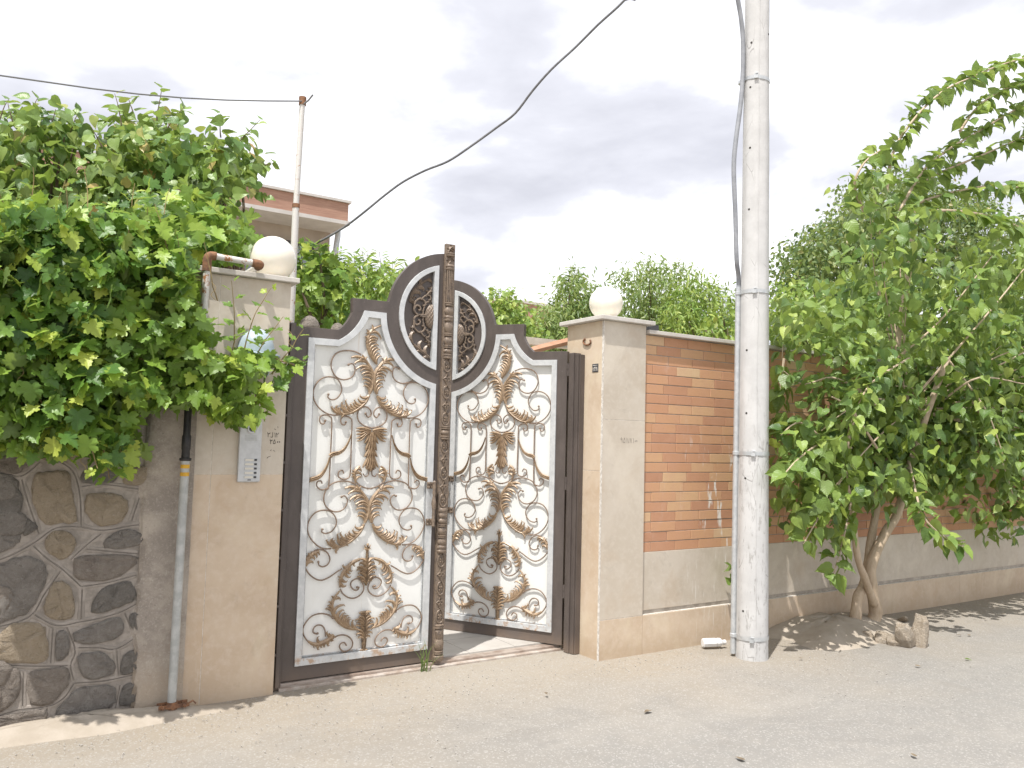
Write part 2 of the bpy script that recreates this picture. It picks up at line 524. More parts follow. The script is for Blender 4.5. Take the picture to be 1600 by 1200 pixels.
def bronze(name, dark, mid, hi, thr):
    t = NT(name)
    n1 = t.noise(38, 5, 0.7); n2 = t.noise(130, 4, 0.7)
    col = t.mix(t.step(n1, thr - 0.14, thr + 0.14), dark, mid)
    up = t.step(t.xyz(t.geo.outputs['Normal'])[2], -0.2, 0.7)
    ridge = t.step(n2, 0.5, 0.7)
    col = t.mix(t.math('MULTIPLY', ridge, 0.55), col, hi)
    t.bump(n2, 0.15, 0.002)
    return t.done(col, 0.42, 0.12, 0.5)
M['gold'] = bronze('brushed_gold_paint', (0.20, 0.138, 0.092), (0.345, 0.245, 0.155), (0.52, 0.40, 0.27), 0.44)
M['bar'] = bronze('bronze_bar', (0.145, 0.100, 0.074), (0.25, 0.178, 0.130), (0.40, 0.30, 0.215), 0.46)
M['carved'] = bronze('aged_bronze', (0.085, 0.070, 0.062), (0.205, 0.155, 0.115), (0.43, 0.33, 0.235), 0.42)
M['rust'] = simple('rusty_steel', (0.27, 0.135, 0.07), (0.14, 0.075, 0.048), 30, 0.85, bump=0.4)
def rusty_white(name, thr):
    t = NT(name)
    n1 = t.noise(15, 7, 0.7, 0.3); n2 = t.noise(60, 4, 0.6)
    col = t.mix(t.step(n1, thr, thr + 0.05), (0.62, 0.60, 0.57), (0.36, 0.17, 0.075))
    col = t.mix(t.math('MULTIPLY', t.step(n2, 0.5, 0.8), 0.4), col, (0.45, 0.34, 0.25))
    t.bump(n2, 0.2, 0.003)
    return t.done(col, 0.6, 0.1, 0.4)
M['pipe_white'] = rusty_white('rust_stained_white_pipe', 0.55)
M['pole_steel'] = rusty_white('rust_streaked_galvanised_pole', 0.60)
M['galv'] = simple('galvanised_steel', (0.46, 0.48, 0.49), (0.56, 0.575, 0.58), 25, 0.42, 0.35, bump=0.05)
M['pipe_grey'] = simple('grey_pipe_paint', (0.36, 0.37, 0.36), (0.47, 0.48, 0.465), 18, 0.55, 0.1, bump=0.15)
M['yellow'] = simple('yellow_band', (0.70, 0.40, 0.04), (0.60, 0.34, 0.04), 30, 0.6)
M['black'] = simple('black_plastic', (0.02, 0.02, 0.022), (0.035, 0.033, 0.032), 30, 0.45)
M['cable'] = simple('cable_sheath', (0.12, 0.12, 0.125), (0.17, 0.17, 0.175), 20, 0.6)
M['flex'] = simple('grey_conduit', (0.24, 0.25, 0.27), (0.31, 0.32, 0.34), 14, 0.55)
M['wire'] = simple('thin_wire', (0.17, 0.17, 0.17), None, rough=0.6)
def globe_mat():
    t = NT('opal_plastic')
    col = t.mix(t.step(t.noise(6, 5, 0.6), 0.3, 0.7), (0.80, 0.755, 0.64), (0.84, 0.80, 0.70))
    t.bsdf.inputs['Subsurface Weight'].default_value = 0.25
    t.bsdf.inputs['Subsurface Radius'].default_value = (0.05, 0.04, 0.03)
    return t.done(col, 0.25, 0, 0.5)
M['globe'] = globe_mat()
M['alu'] = simple('brushed_aluminium', (0.50, 0.51, 0.52), (0.56, 0.57, 0.58), 30, 0.45, 0.2)
M['label'] = simple('name_card', (0.66, 0.63, 0.56), None, rough=0.6)
M['glass'] = simple('dark_lens', (0.015, 0.016, 0.02), None, rough=0.1, spec=0.8)
M['hood'] = simple('blue_grey_plastic', (0.36, 0.44, 0.50), (0.43, 0.51, 0.57), 12, 0.35)
M['ink'] = simple('black_marker', (0.03, 0.03, 0.03), None, rough=0.9)
M['pencil'] = simple('grey_pencil', (0.20, 0.175, 0.15), None, rough=0.9)
M['white_pl'] = simple('white_plastic', (0.78, 0.78, 0.78), (0.70, 0.70, 0.69), 40, 0.35)
def pole_mat():
    t = NT('weathered_concrete')
    X = t.xyz()
    n1 = t.noise(6, 7, 0.65); n2 = t.noise(34, 6, 0.7, 0.3, vec=t.mapping((1, 1, 0.22))); n3 = t.noise(90, 4, 0.6)
    col = t.mix(t.step(n1, 0.3, 0.7), (0.50, 0.495, 0.485), (0.585, 0.58, 0.57))
    peel = t.math('MULTIPLY', t.step(n2, 0.565, 0.60), t.step(X[2], 2.6, 0.9))
    col = t.mix(t.math('MULTIPLY', peel, 0.55), col, (0.30, 0.285, 0.265))
    vc = t.vor(9, 'DISTANCE_TO_EDGE', vec=t.mapping((1.6, 1.6, 0.35)))
    crack = t.math('MULTIPLY', t.step(vc.outputs['Distance'], 0.016, 0.004), t.step(t.noise(3, 4), 0.50, 0.60))
    col = t.mix(t.math('MULTIPLY', crack, 0.6), col, (0.20, 0.19, 0.18))
    t.bump(t.math('ADD', t.math('MULTIPLY', peel, -1.0), n3), 0.4, 0.004)
    return t.done(col, 0.85, 0, 0.25)
M['pole'] = pole_mat()
M['hole'] = simple('dark_hole', (0.05, 0.045, 0.04), None, rough=0.9)
def bark_mat(name, a, b):
    t = NT(name)
    n = t.noise(30, 6, 0.7, 0.3, vec=t.mapping((1, 1, 0.3)))
    col = t.mix(t.step(n, 0.3, 0.7), a, b)
    t.bump(n, 0.5, 0.008)
    return t.done(col, 0.9, 0, 0.2)
M['bark_pale'] = bark_mat('mulberry_bark', (0.44, 0.345, 0.245), (0.56, 0.455, 0.34))
M['bark'] = bark_mat('brown_bark', (0.12, 0.09, 0.065), (0.22, 0.17, 0.125))
M['stem'] = bark_mat('vine_stem', (0.24, 0.17, 0.09), (0.32, 0.25, 0.12))

def leaf_mat(name, stops, trans=(0.38, 0.50, 0.06), tw=0.35, rough=0.42, veins=0.0, vbump=0.5):
    t = NT(name)
    rnd = t.math('FRACT', t.math('ADD', t.oi.outputs['Random'], t.geo.outputs['Random Per Island']))
    col = t.ramp(rnd, stops)
    col = t.mix(t.math('MULTIPLY', t.step(t.noise(1.6, 3), 0.40, 0.62), 0.35), col, stops[-2][1])
    col = t.mix(t.math('MULTIPLY', t.geo.outputs['Backfacing'], 0.45), col, (0.24, 0.31, 0.14))
    if veins:
        uv = t.n('ShaderNodeUVMap'); uv.uv_map = 'UVMap'
        U = t.xyz(uv.outputs[0])
        ax = t.math('ABSOLUTE', U[0])
        w = t.math('FRACT', t.math('MULTIPLY', t.math('SUBTRACT', U[1], t.math('MULTIPLY', ax, 0.75)), 6.5))
        side = t.step(t.math('ABSOLUTE', t.math('SUBTRACT', w, 0.5)), 0.10, 0.0)
        mid = t.step(ax, 0.022, 0.005)
        vein = t.math('MAXIMUM', mid, t.math('MULTIPLY', side, 0.6))
        col = t.mix(t.math('MULTIPLY', vein, veins), col, (0.30, 0.38, 0.16))
        t.bump(t.math('ADD', t.math('MULTIPLY', t.math('ABSOLUTE', t.math('SUBTRACT', w, 0.5)), vbump), t.noise(38, 3, 0.6)), 0.30, 0.012)
    t.done(col, rough, 0, 0.45)
    tr = t.n('ShaderNodeBsdfTranslucent'); t.put(t.mix(0.55, col, trans), tr.inputs[0])
    mxs = t.n('ShaderNodeMixShader'); mxs.inputs[0].default_value = tw
    t.l(t.bsdf.outputs[0], mxs.inputs[1]); t.l(tr.outputs[0], mxs.inputs[2]); t.l(mxs.outputs[0], t.out.inputs[0])
    return t.m
M['grape'] = leaf_mat('grape_leaf', [(0, (0.045, 0.117, 0.027)), (0.35, (0.093, 0.208, 0.041)), (0.7, (0.188, 0.342, 0.058)), (0.88, (0.344, 0.491, 0.073)), (1, (0.515, 0.583, 0.101))], tw=0.42, rough=0.40, veins=0.14, vbump=0.0)
M['apricot'] = leaf_mat('apricot_leaf', [(0, (0.058, 0.130, 0.035)), (0.4, (0.120, 0.231, 0.057)), (0.75, (0.233, 0.360, 0.085)), (0.93, (0.344, 0.430, 0.124)), (1, (0.567, 0.337, 0.145))], tw=0.34, rough=0.38, veins=0.12, vbump=0.1)
M['mulberry'] = leaf_mat('mulberry_leaf', [(0, (0.051, 0.112, 0.031)), (0.4, (0.098, 0.188, 0.047)), (0.75, (0.198, 0.306, 0.068)), (0.92, (0.319, 0.430, 0.089)), (1, (0.447, 0.522, 0.131))], tw=0.36, rough=0.38, veins=0.32, vbump=0.7)
M['far_green'] = leaf_mat('willow_leaf', [(0, (0.103, 0.181, 0.058)), (0.4, (0.164, 0.254, 0.080)), (0.75, (0.258, 0.337, 0.110)), (0.95, (0.344, 0.407, 0.145)), (1, (0.412, 0.414, 0.145))], tw=0.35)
M['far_dark'] = leaf_mat('plum_leaf', [(0, (0.046, 0.098, 0.039)), (0.4, (0.079, 0.147, 0.051)), (0.75, (0.151, 0.229, 0.072)), (0.95, (0.275, 0.307, 0.101)), (1, (0.344, 0.261, 0.117))], tw=0.28)
M['far_light'] = leaf_mat('peach_leaf', [(0, (0.120, 0.223, 0.050)), (0.4, (0.189, 0.315, 0.066)), (0.75, (0.292, 0.407, 0.085)), (0.95, (0.403, 0.476, 0.117)), (1, (0.498, 0.491, 0.145))], tw=0.38)
M['blade'] = leaf_mat('grass_blade', [(0, (0.10, 0.17, 0.05)), (0.4, (0.14, 0.21, 0.06)), (0.75, (0.18, 0.25, 0.08)), (0.95, (0.25, 0.27, 0.12)), (1, (0.3, 0.28, 0.14))])
M['dry_leaf'] = simple('dry_leaf', (0.14, 0.11, 0.075), (0.22, 0.17, 0.11), 30, 0.9)
M['fascia'] = None
def fascia():
    t = NT('brick_slip_fascia')
    n = t.noise(9, 5, 0.6, vec=t.mapping((0.35, 1, 6)))
    col = t.mix(t.step(n, 0.3, 0.7), (0.34, 0.195, 0.145), (0.44, 0.27, 0.20))
    return t.done(col, 0.8, 0, 0.3)
M['fascia'] = fascia()
M['house'] = simple('house_plaster', (0.41, 0.345, 0.29), (0.47, 0.40, 0.34), 3, 0.85)
M['soffit'] = simple('soffit_paint', (0.52, 0.49, 0.46), (0.58, 0.55, 0.52), 4, 0.8)
M['frame_dk'] = simple('window_frame', (0.05, 0.05, 0.055), None, rough=0.5)
M['pane'] = simple('window_glass', (0.22, 0.25, 0.28), None, rough=0.08, spec=0.7)
M['beam_white'] = simple('pale_beam', (0.56, 0.50, 0.42), (0.64, 0.58, 0.50), 8, 0.7)
M['beam_rust'] = simple('red_oxide_beam', (0.38, 0.20, 0.12), (0.45, 0.25, 0.16), 9, 0.7)
M['plaster'] = simple('white_plaster', (0.62, 0.60, 0.56), (0.55, 0.52, 0.48), 6, 0.85)

# ================================================================== SETTING
def sheet(name, x0, x1, y0, y1, z, nx, ny, mat, amp=0.0):
    xs = np.linspace(x0, x1, nx); ys = np.linspace(y0, y1, ny)
    vs = []
    for y in ys:
        for x in xs:
            dz = amp * (math.sin(x * 1.7 + y * .6) * .5 + math.sin(x * .53 - y * 1.9) * .5)
            vs.append((x, y, z + dz))
    fs = [(j * nx + i, j * nx + i + 1, (j + 1) * nx + i + 1, (j + 1) * nx + i) for j in range(ny - 1) for i in range(nx - 1)]
    b = MB(); b.add(vs, fs)
    return b.build(name, mat, smooth='all')
street = tag(sheet('street', -12, 24, -12, 5.6, 0, 120, 60, M['ground'], 0.006), 'pale sandy street of worn asphalt in front of the gate', kind='structure')
tag(sheet('ground', -400, 400, -400, 600, -0.02, 3, 3, M['sand']), 'dry sandy ground beyond the street and behind the walls', kind='structure')

# courtyard floor seen through the open gate, tile by tile
court = thing('courtyard_floor', 'pale stone tiled courtyard floor seen through the open gate', None, (2.2, 5.3, 0))
court['kind'] = 'structure'
Off().box(1.4, 9.0, 5.22, 9.5, -0.02, 0.028).part('bedding', M['tile_joint'], court)
tile_me = MB().box(0, 0.396, 0, 0.396, 0, 0.010).mesh('paving_tile', M['tile'])
for i in range(9):
    for j in range(6):
        link('paving_tile', tile_me, court, 0, (1.45 + i * 0.40 - 2.2, 5.24 + j * 0.40 - 5.3, 0.0285 + random.uniform(-.0006, .0006)))

# sand banked up against the wall round the mulberry and the pole
def mound(name, label, cx, cy, rx, ry, h, n=36, rings=10, seed=1):
    rg = random.Random(seed); b = MB(); vs = [(cx, cy, h)]; fs = []
    ph = [rg.uniform(0, 6) for _ in range(5)]
    for i in range(1, rings + 1):
        f = i / rings
        for k in range(n):
            w = 2 * PI * k / n
            rr = f * (1 + .13 * math.sin(3 * w + ph[0]) + .08 * math.sin(5 * w + ph[1]))
            z = h * (1 - f ** 2.6) ** 2 - 0.016 * f + 0.012 * math.sin(7 * w + ph[2] + f * 5) * (1 - f) + .008 * math.sin(13 * w + 9 * f)* (1 - f)
            vs.append((cx + rx * rr * math.cos(w), cy + ry * rr * math.sin(w), z))
    for k in range(n): fs.append((0, 1 + k, 1 + (k + 1) % n))
    for i in range(rings - 1):
        for k in range(n):
            a, c = 1 + i * n + k, 1 + i * n + (k + 1) % n
            fs.append((a, a + n, c + n, c))
    b.add(vs, fs)
    return tag(b.build(name, M['sand'], smooth='all'), label, kind='structure')
mound('sand_bank', 'low bank of loose sand against the plinth round the mulberry trunk', 6.35, 4.55, 1.0, 0.60, 0.125, seed=4)
mound('sand_drift', 'thin drift of sand at the foot of the stone wall', 0.45, 5.02, 0.95, 0.24, 0.055, seed=9)

# ------------------------------------------------------------------ left stone wall
SY = 5.09
wall_l = thing('stone_wall', 'rubble stone wall with scored mortar joints under the grape vine', 'wall', (0.3, 5.3, 0))
Off().box(-3.5, 0.76, SY, 5.5, -0.05, 1.95).part('mortar_bed', M['mortar'], wall_l)
rb = Off()
nx, nz = 8, 40
vs = []; fs = []
for j in range(nz + 1):
    for i in range(nx + 1):
        x = 0.745 + (1.022 - 0.745) * i / nx; z = 2.35 * j / nz
        vs.append((x + (0.016 * math.sin(z * 9) + .013 * math.sin(z * 23) + .008 * math.sin(z * 61) if i == 0 else 0), SY - (0.019 if i else 0.0) - 0.012 * math.sin(PI * i / nx) - .004 * math.sin(x * 60 + z * 37), z))
for j in range(nz):
    for i in range(nx):
        a = j * (nx + 1) + i; fs.append((a, a + 1, a + nx + 2, a + nx + 1))
rb.add(vs, fs); rb.box(0.75, 1.02, SY - 0.012, 5.5, -0.05, 2.35)
rb.part('render_strip', M['render'], wall_l, smooth='all')
s5 = .3667
def wz(x, y):
    q = at(x * s5, 700 + y * s5, SY); return (q[0], q[2])
STONES = [
 ('tan', [(150,110),(220,98),(290,100),(312,200),(325,310),(250,322),(180,320),(135,200)]),
 ('tan', [(370,200),(420,190),(500,195),(550,240),(520,310),(430,335),(360,270)]),
 ('grey', [(-60,150),(0,140),(60,145),(100,220),(60,290),(-60,285)]),
 ('dark', [(-70,350),(0,340),(60,345),(90,390),(40,430),(-70,455)]),
 ('tan', [(220,355),(265,350),(310,370),(325,420),(270,475),(210,450),(190,400)]),
 ('dark', [(440,400),(490,360),(540,345),(605,365),(590,415),(460,430)]),
 ('brown', [(310,480),(350,458),(420,455),(560,455),(585,490),(480,560),(330,560)]),
 ('dark', [(-50,540),(0,490),(110,455),(190,490),(200,560),(130,690),(60,730),(-60,740)]),
 ('tan', [(230,570),(295,580),(320,670),(310,720),(260,735),(190,710),(195,640)]),
 ('grey', [(430,600),(500,575),(560,570),(580,640),(480,690),(400,705),(385,680)]),
 ('tan', [(0,790),(60,745),(170,745),(200,800),(195,910),(0,912),(-80,900)]),
 ('dark', [(242,790),(290,785),(292,880),(240,905)]),
 ('dark', [(310,790),(400,750),(510,720),(525,790),(430,830),(330,830)]),
 ('dark', [(330,890),(380,870),(440,870),(490,920),(470,970),(360,980)]),
 ('brown', [(115,965),(200,940),(280,930),(300,990),(220,1090),(130,1090)]),
 ('brown', [(-60,940),(0,930),(85,950),(80,1060),(0,1125),(-60,1120)]),
 ('dark', [(320,1030),(400,1012),(490,1015),(480,1100),(330,1150),(230,1140)]),
 ('brown', [(-50,1160),(0,1140),(185,1110),(188,1160),(0,1195)]),
 ('grey', [(525,885),(580,860),(588,940),(515,965)]),
 ('grey', [(552,712),(592,702),(592,780),(558,765)]),
 ('tan', [(530,100),(580,82),(640,80),(620,150),(530,155)]),
 ('brown', [(0,50),(70,40),(150,50),(100,95),(60,112),(0,98)]),
 ('grey', [(350,100),(440,90),(500,110),(480,145),(360,150)]),
 ('grey', [(110,300),(160,330),(150,350),(100,375)]),
 ('grey', [(520,1020),(570,1000),(575,1080),(510,1095)]),
]
def stone_mesh(poly, bulge, seed):
    rg = random.Random(seed)
    P = np.array(catmull(poly, 4, True)); c = P.mean(0); n = len(P)
    ph = rg.uniform(0, 6); P = np.array([c + (q - c) * (1 + .020 * math.sin(k * 2.9 + ph) + rg.uniform(-.030, .030)) for k, q in enumerate(P)])
    vs, fs = [], []
    for f, h in ((1.0, -0.006), (0.965, 0.60), (0.84, 0.90), (0.5, 1.0)):
        for q in P:
            d = (q - c) * (f * (1 + (rg.uniform(-.05, .05) if f < .95 else 0)))
            vs.append((c[0] + d[0], SY - (h * bulge + rg.uniform(-.0065, .0065) if h > 0 else h), c[1] + d[1]))
    vs.append((c[0], SY - bulge * 1.0, c[1]))
    for i in range(3):
        for k in range(n):
            a, b = i * n + k, i * n + (k + 1) % n
            fs.append((a, b, b + n, a + n))
    for k in range(n): fs.append((3 * n + k, 3 * n + (k + 1) % n, 4 * n))
    return vs, fs
for i, (kind, poly) in enumerate(STONES):
    b = Off(); b.add(*stone_mesh([wz(*q) for q in poly], 0.015, i)); b.part('stone', M['stone_' + kind], wall_l, smooth='all')
rg = random.Random(5)
for row in range(3):                                 # the courses above, mostly behind the leaves
    x = -0.9
    while x < 0.7:
        w = rg.uniform(.16, .30); z0 = 1.42 + row * .185
        if x + w < 0.75:
            poly = [(x + .02, z0 + .02), (x + w * .5, z0 + rg.uniform(0, .03)), (x + w - .02, z0 + .03), (x + w - .01, z0 + .13), (x + w * .5, z0 + .16), (x + .02, z0 + .14)]
            b = Off(); b.add(*stone_mesh(poly, 0.022, rg.randint(0, 999))); b.part('stone', M['stone_' + rg.choice(['dark', 'brown', 'grey', 'tan'])], wall_l, smooth='all')
        x += w + .02
for row in range(7):                                 # the wall going on past the left edge
    x = -1.9
    while x < -0.15:
        w = rg.uniform(.18, .34); z0 = 0.03 + row * .195
        poly = [(x + .02, z0 + .02), (x + w * .5, z0 + rg.uniform(0, .03)), (x + w - .02, z0 + .03), (x + w - .01, z0 + .14), (x + w * .5, z0 + .17), (x + .02, z0 + .15)]
        b = Off(); b.add(*stone_mesh(poly, 0.022, rg.randint(0, 999))); b.part('stone', M['stone_' + rg.choice(['dark', 'brown', 'grey'])], wall_l, smooth='all')
        x += w + .02
LINES = [[(0,105),(90,120),(170,60)],[(90,120),(110,200),(165,365)],[(240,50),(310,100),(340,200),(345,335)],[(340,165),(440,155),(590,175)],[(0,303),(130,303)],
 [(345,335),(440,350),(560,330),(615,325)],[(600,190),(560,310)],[(-40,490),(60,450),(150,400),(240,340),(345,335)],[(140,415),(200,470),(270,520),(345,590)],[(300,475),(360,420),(430,365)],
 [(370,430),(470,440),(585,450)],[(260,520),(190,620),(140,705),(60,745),(-40,765)],[(345,590),(460,572),(580,540)],[(350,590),(345,730)],[(140,705),(240,755),(340,740),(420,725),(520,695),(600,650)],
 [(225,765),(215,920)],[(285,765),(320,860),(300,925),(315,990)],[(-40,920),(150,928),(300,925)],[(320,850),(420,850),(495,855),(585,800)],[(495,855),(505,975)],[(320,1000),(450,990),(585,960)],[(100,950),(95,1110)],
 [(315,1000),(270,1065),(200,1100),(80,1115),(-40,1150)],[(200,1100),(195,1170)],[(510,1010),(490,1110)],[(530,700),(560,775)]]
for ln in LINES:
    w2 = catmull([wz(*q) for q in ln], 5)
    b = Off()
    # a raised strap of pointing with the scored groove down its middle
    P = np.array(w2); k = len(P); vs = []; fs = []
    for i in range(k):
        t = P[min(i + 1, k - 1)] - P[max(i - 1, 0)]; t /= np.linalg.norm(t); nn = np.array([-t[1], t[0]])
        for off, hh in ((-.022, -.002), (-.014, .003), (-.0032, .0045), (0, -.006), (.0032, .0045), (.014, .003), (.022, -.002)):
            q = P[i] + nn * (off * (1 + .15 * math.sin(i * 1.7)))
            vs.append((q[0], SY - hh, q[1]))
    for i in range(k - 1):
        for c in range(6):
            a = i * 7 + c; fs.append((a, a + 1, a + 8, a + 7))
    b.add(vs, fs)
    o = b.part('mortar_joint', M['bead'], wall_l)
    o.data.materials.append(M['groove'])
    for k_, p_ in enumerate(o.data.polygons): p_.material_index = 1 if k_ % 6 in (2, 3) else 0

# ------------------------------------------------------------------ gate pillars
def slab(parent, x0, x1, y0, y1, z0, z1, mat, name='slab', bev=0.0012):
    c = ((x0 + x1) / 2, (y0 + y1) / 2, (z0 + z1) / 2)
    b = MB().box(x0 - c[0], x1 - c[0], y0 - c[1], y1 - c[1], z0 - c[2], z1 - c[2])
    l = parent.matrix_basis.translation
    return b.build(name, mat, parent, False, bev, (c[0] - l[0], c[1] - l[1], c[2] - l[2]))
pl = thing('gate_pillar', 'warm travertine gate pillar beside the stone wall carrying the intercom', 'pillar', (1.285, 5.34, 0), 'stone pillars either side of the gate')
Off().box(1.0235, 1.5545, 5.0815, 5.60, -0.05, 2.57).part('core', M['grout'], pl)
for x0, x1 in ((1.022, 1.1185), (1.1215, 1.556)):
    for z0, z1, mt in ((-0.04, 1.3535, 'trav_warm'), (1.3565, 2.572, 'trav_grey')):
        slab(pl, x0, x1, 5.08, 5.10, z0, z1, M[mt])
slab(pl, 1.536, 1.556, 5.102, 5.62, -0.04, 1.3535, M['trav_warm']); slab(pl, 1.536, 1.556, 5.102, 5.62, 1.3565, 2.572, M['trav_grey'])
slab(pl, 1.022, 1.042, 5.102, 5.62, -0.04, 2.572, M['trav_grey'])
slab(pl, 0.985, 1.60, 5.04, 5.66, 2.574, 2.606, M['coping'], 'coping', 0.004)
pr = thing('gate_pillar', 'beige stone gate pillar with graffiti beside the brick wall', 'pillar', (4.06, 5.0, 0), 'stone pillars either side of the gate')
Off().box(3.8515, 4.2745, 4.7315, 5.18, -0.05, 2.53).part('core', M['grout'], pr)
for z0, z1, mt in ((-0.04, 0.288, 'trav_warm'), (0.292, 1.7785, 'trav_grey'), (1.7815, 2.532, 'trav_grey')):
    slab(pr, 3.852, 4.276, 4.73, 4.75, z0, z1, M[mt])
for z0, z1 in ((-0.04, 1.3885), (1.3915, 2.532)):
    slab(pr, 3.850, 3.870, 4.7515, 5.19, z0, z1, M['trav_warm'])
slab(pr, 4.256, 4.276, 4.752, 5.19, 0.8, 2.532, M['trav_grey'])
slab(pr, 3.8485, 3.8535, 4.7285, 4.7335, 0.0, 2.531, M['grout'], 'corner_grout', 0)
slab(pr, 3.80, 4.335, 4.685, 5.24, 2.534, 2.566, M['coping'], 'coping', 0.004)

# ------------------------------------------------------------------ brick wall
bw = thing('brick_wall', 'terracotta brick boundary wall on a travertine dado behind the pole and the tree', 'wall', (7.0, 4.9, 0))
XE = 14.0
Off().box(4.277, XE, 4.7555, 4.98, -0.05, 2.466).part('core', M['joint'], bw)
x = 4.279
rg = random.Random(11)
k = 0
for L in (1.45, 1.55, 1.5, 1.5, 1.5, 1.5, 1.2):
    x1 = min(x + L, XE)
    slab(bw, x, x1 - 0.003, 4.748, 4.77, 0.322, 0.764, M['trav_grey'], 'dado_slab', 0.002)
    slab(bw, x, x1 - 0.003, 4.731, 4.77, -0.04, 0.289, M['trav_warm'], 'plinth_slab', 0.003)
    x = x1
Off().box(4.279, XE, 4.7335, 4.77, 0.2895, 0.2925).part('grout_line', M['grout'], bw)
x = 4.285
while x < XE - .1:
    x1 = min(x + 0.98, XE); slab(bw, x, x1 - .003, 4.700, 5.03, 2.468, 2.498, M['coping'], 'coping_slab', 0.003); x = x1
ROWS, PITCH_Z, BL = 22, 0.0773, 0.262
brick_parts = []
stuff_b = Off()
brick_mes = {}
for r in range(ROWS):
    z0 = 0.7665 + r * PITCH_Z; z1 = z0 + PITCH_Z - 0.0065
    x = 4.281 - rg.choice([0.0, 0.33, 0.5, 0.66, 0.2]) * BL
    while x < XE:
        a, b_ = max(x, 4.281), min(x + BL - 0.0045, XE)
        x += BL
        if b_ - a < 0.02: continue
        yy = 4.750 + rg.uniform(-.0018, .0018)
        if b_ < 7.35 and len(brick_parts) < 290:
            w = round(b_ - a, 3)
            if w not in brick_mes:
                brick_mes[w] = MB().box(0, w, 0, 0.03, 0, PITCH_Z - 0.0065).mesh('brick', M['brick'])
            brick_parts.append(link('brick', brick_mes[w], bw, 0.0022, (a - 7.0, yy - 4.9, z0)))
        else:
            stuff_b.box(a, b_, yy, yy + .03, z0, z1)
tag(stuff_b.part('brick_courses', M['brick'], bw), kind='stuff')

# ------------------------------------------------------------------ house and small things behind
hs = thing('house', 'flat roofed house with a reddish brick parapet behind the left pillar', 'house', (2.0, 16.0, 0))
HY = 14.0
pa = at(545, 318, HY); pb = at(543, 347, HY)
Off().box(-9, pa[0], HY, HY + 6, pb[2] + .01, pa[2]).part('parapet', M['fascia'], hs, bevel=0.01)
Off().box(-9.05, pa[0] + .04, HY - .04, HY + 6.05, pa[2], pa[2] + .045).part('parapet_cap', M['soffit'], hs)
Off().box(-9.02, pa[0] + .03, HY - .03, HY + 6.05, pb[2] - .06, pb[2] + .01).part('soffit', M['soffit'], hs)
wx = at(515, 380, HY + .75)[0]
Off().box(-8.5, wx, HY + .75, HY + 5.5, -0.02, pb[2] - .06).part('wall', M['house'], hs)
w0 = at(462, 388, HY + .75); w1 = at(489, 404, HY + .75)
wf = Off().prism([[(w0[0] - 1.0, w1[2] - .9), (w1[0], w1[2] - .9), (w1[0], w0[2] + .12), (w0[0] - 1.0, w0[2] + .12)], [(w0[0] - .94, w1[2] - .84), (w1[0] - .06, w1[2] - .84), (w1[0] - .06, w0[2] + .06), (w0[0] - .94, w0[2] + .06)]], HY + .70, HY + .78).part('window', M['frame_dk'], hs)
Off().box(w0[0] - .94, w1[0] - .06, HY + .735, HY + .742, w1[2] - .84, w0[2] + .06).part('pane', M['pane'], wf)
Off().box(-6.0, -3.2, HY + .70, HY + .747, 1.0, 2.8).part('window', M['frame_dk'], hs)
dp = [at(521, 353, HY + .55), at(528, 362, HY + .55), at(526, 380, HY + .55), at(520, 430, HY + .55)]
dp.append(np.array([dp[-1][0], dp[-1][1], 0.0]))
Off().tube(catmull(dp[:3], 3) + dp[3:], 0.055, 10).part('downpipe', M['galv'], hs, smooth=True)
bb = at(818, 474, 32.0); bc = at(838, 492, 32.0)
far = thing('brick_building', 'small distant red brick building between the tree crowns above the open leaf', 'building', (bb[0] + 2.5, 34, 0))
Off().box(bb[0] - 1.4, bb[0] + 6, 32, 37, -.02, bb[2]).part('wall', M['fascia'], far)
Off().box(bb[0] - 1.5, bb[0] + 6.1, 31.9, 37.1, bb[2], bb[2] + .12).part('roof_slab', M['soffit'], far)

# carport frame behind the open leaf
cp = thing('carport_frame', 'pale and red oxide steel carport beams behind the right gate leaf', 'carport', (7.0, 8.6, 0))
q0 = at(800, 530, 8.3); q1 = at(905, 530, 8.3)
z_ = at(860, 530, 8.3)[2]
Off().box(q0[0] - 1.6, q1[0] + 3.0, 8.3, 8.42, z_ - .09, z_).part('beam', M['beam_white'], cp)
Off().box(q0[0] - 1.6, q1[0] + 3.0, 9.6, 9.72, z_ - .13, z_ - .05).part('beam', M['beam_white'], cp)
qa = at(833, 547, 8.28); qb = at(900, 530, 8.28)
Off().tube([qa + (qa - qb) * 1.2, qa, qb, qb + (qb - qa) * 1.0], 0.045, 4).part('brace', M['beam_rust'], cp)
for xx in (q0[0] - 1.5, q1[0] + 2.8):
    Off().box(xx, xx + .1, 8.31, 8.41, 0, z_ - .09).part('post', M['beam_white'], cp)
# low garden wall with two stones, just behind the closed leaf
g0 = at(470, 508, 6.6); g1 = at(545, 508, 6.6)
gw = tag(Off().box(g0[0] - .3, g1[0] + .05, 6.6, 6.85, -0.02, g0[2] - .01).build('garden_wall', M['plaster'], bevel=.01), 'white plastered garden wall top showing above the closed gate leaf', 'wall')
for px, rr, lab in ((485, .085, 'larger brown rounded stone on the white garden wall, half under leaves'), (529, .058, 'smaller brown rounded stone on the white garden wall')):
    c = at(px, 500, 6.68); b = MB()
    b.lathe([(rr, 0), (rr * 1.05, rr * .3), (rr * .85, rr * .8), (rr * .5, rr * 1.2), (rr * .1, rr * 1.35)], 12)
    tag(b.build('stone', M['stone_brown'], smooth='all', loc=(c[0], 6.70, g0[2] - .012)), lab, 'stone', 'stones on the garden wall')

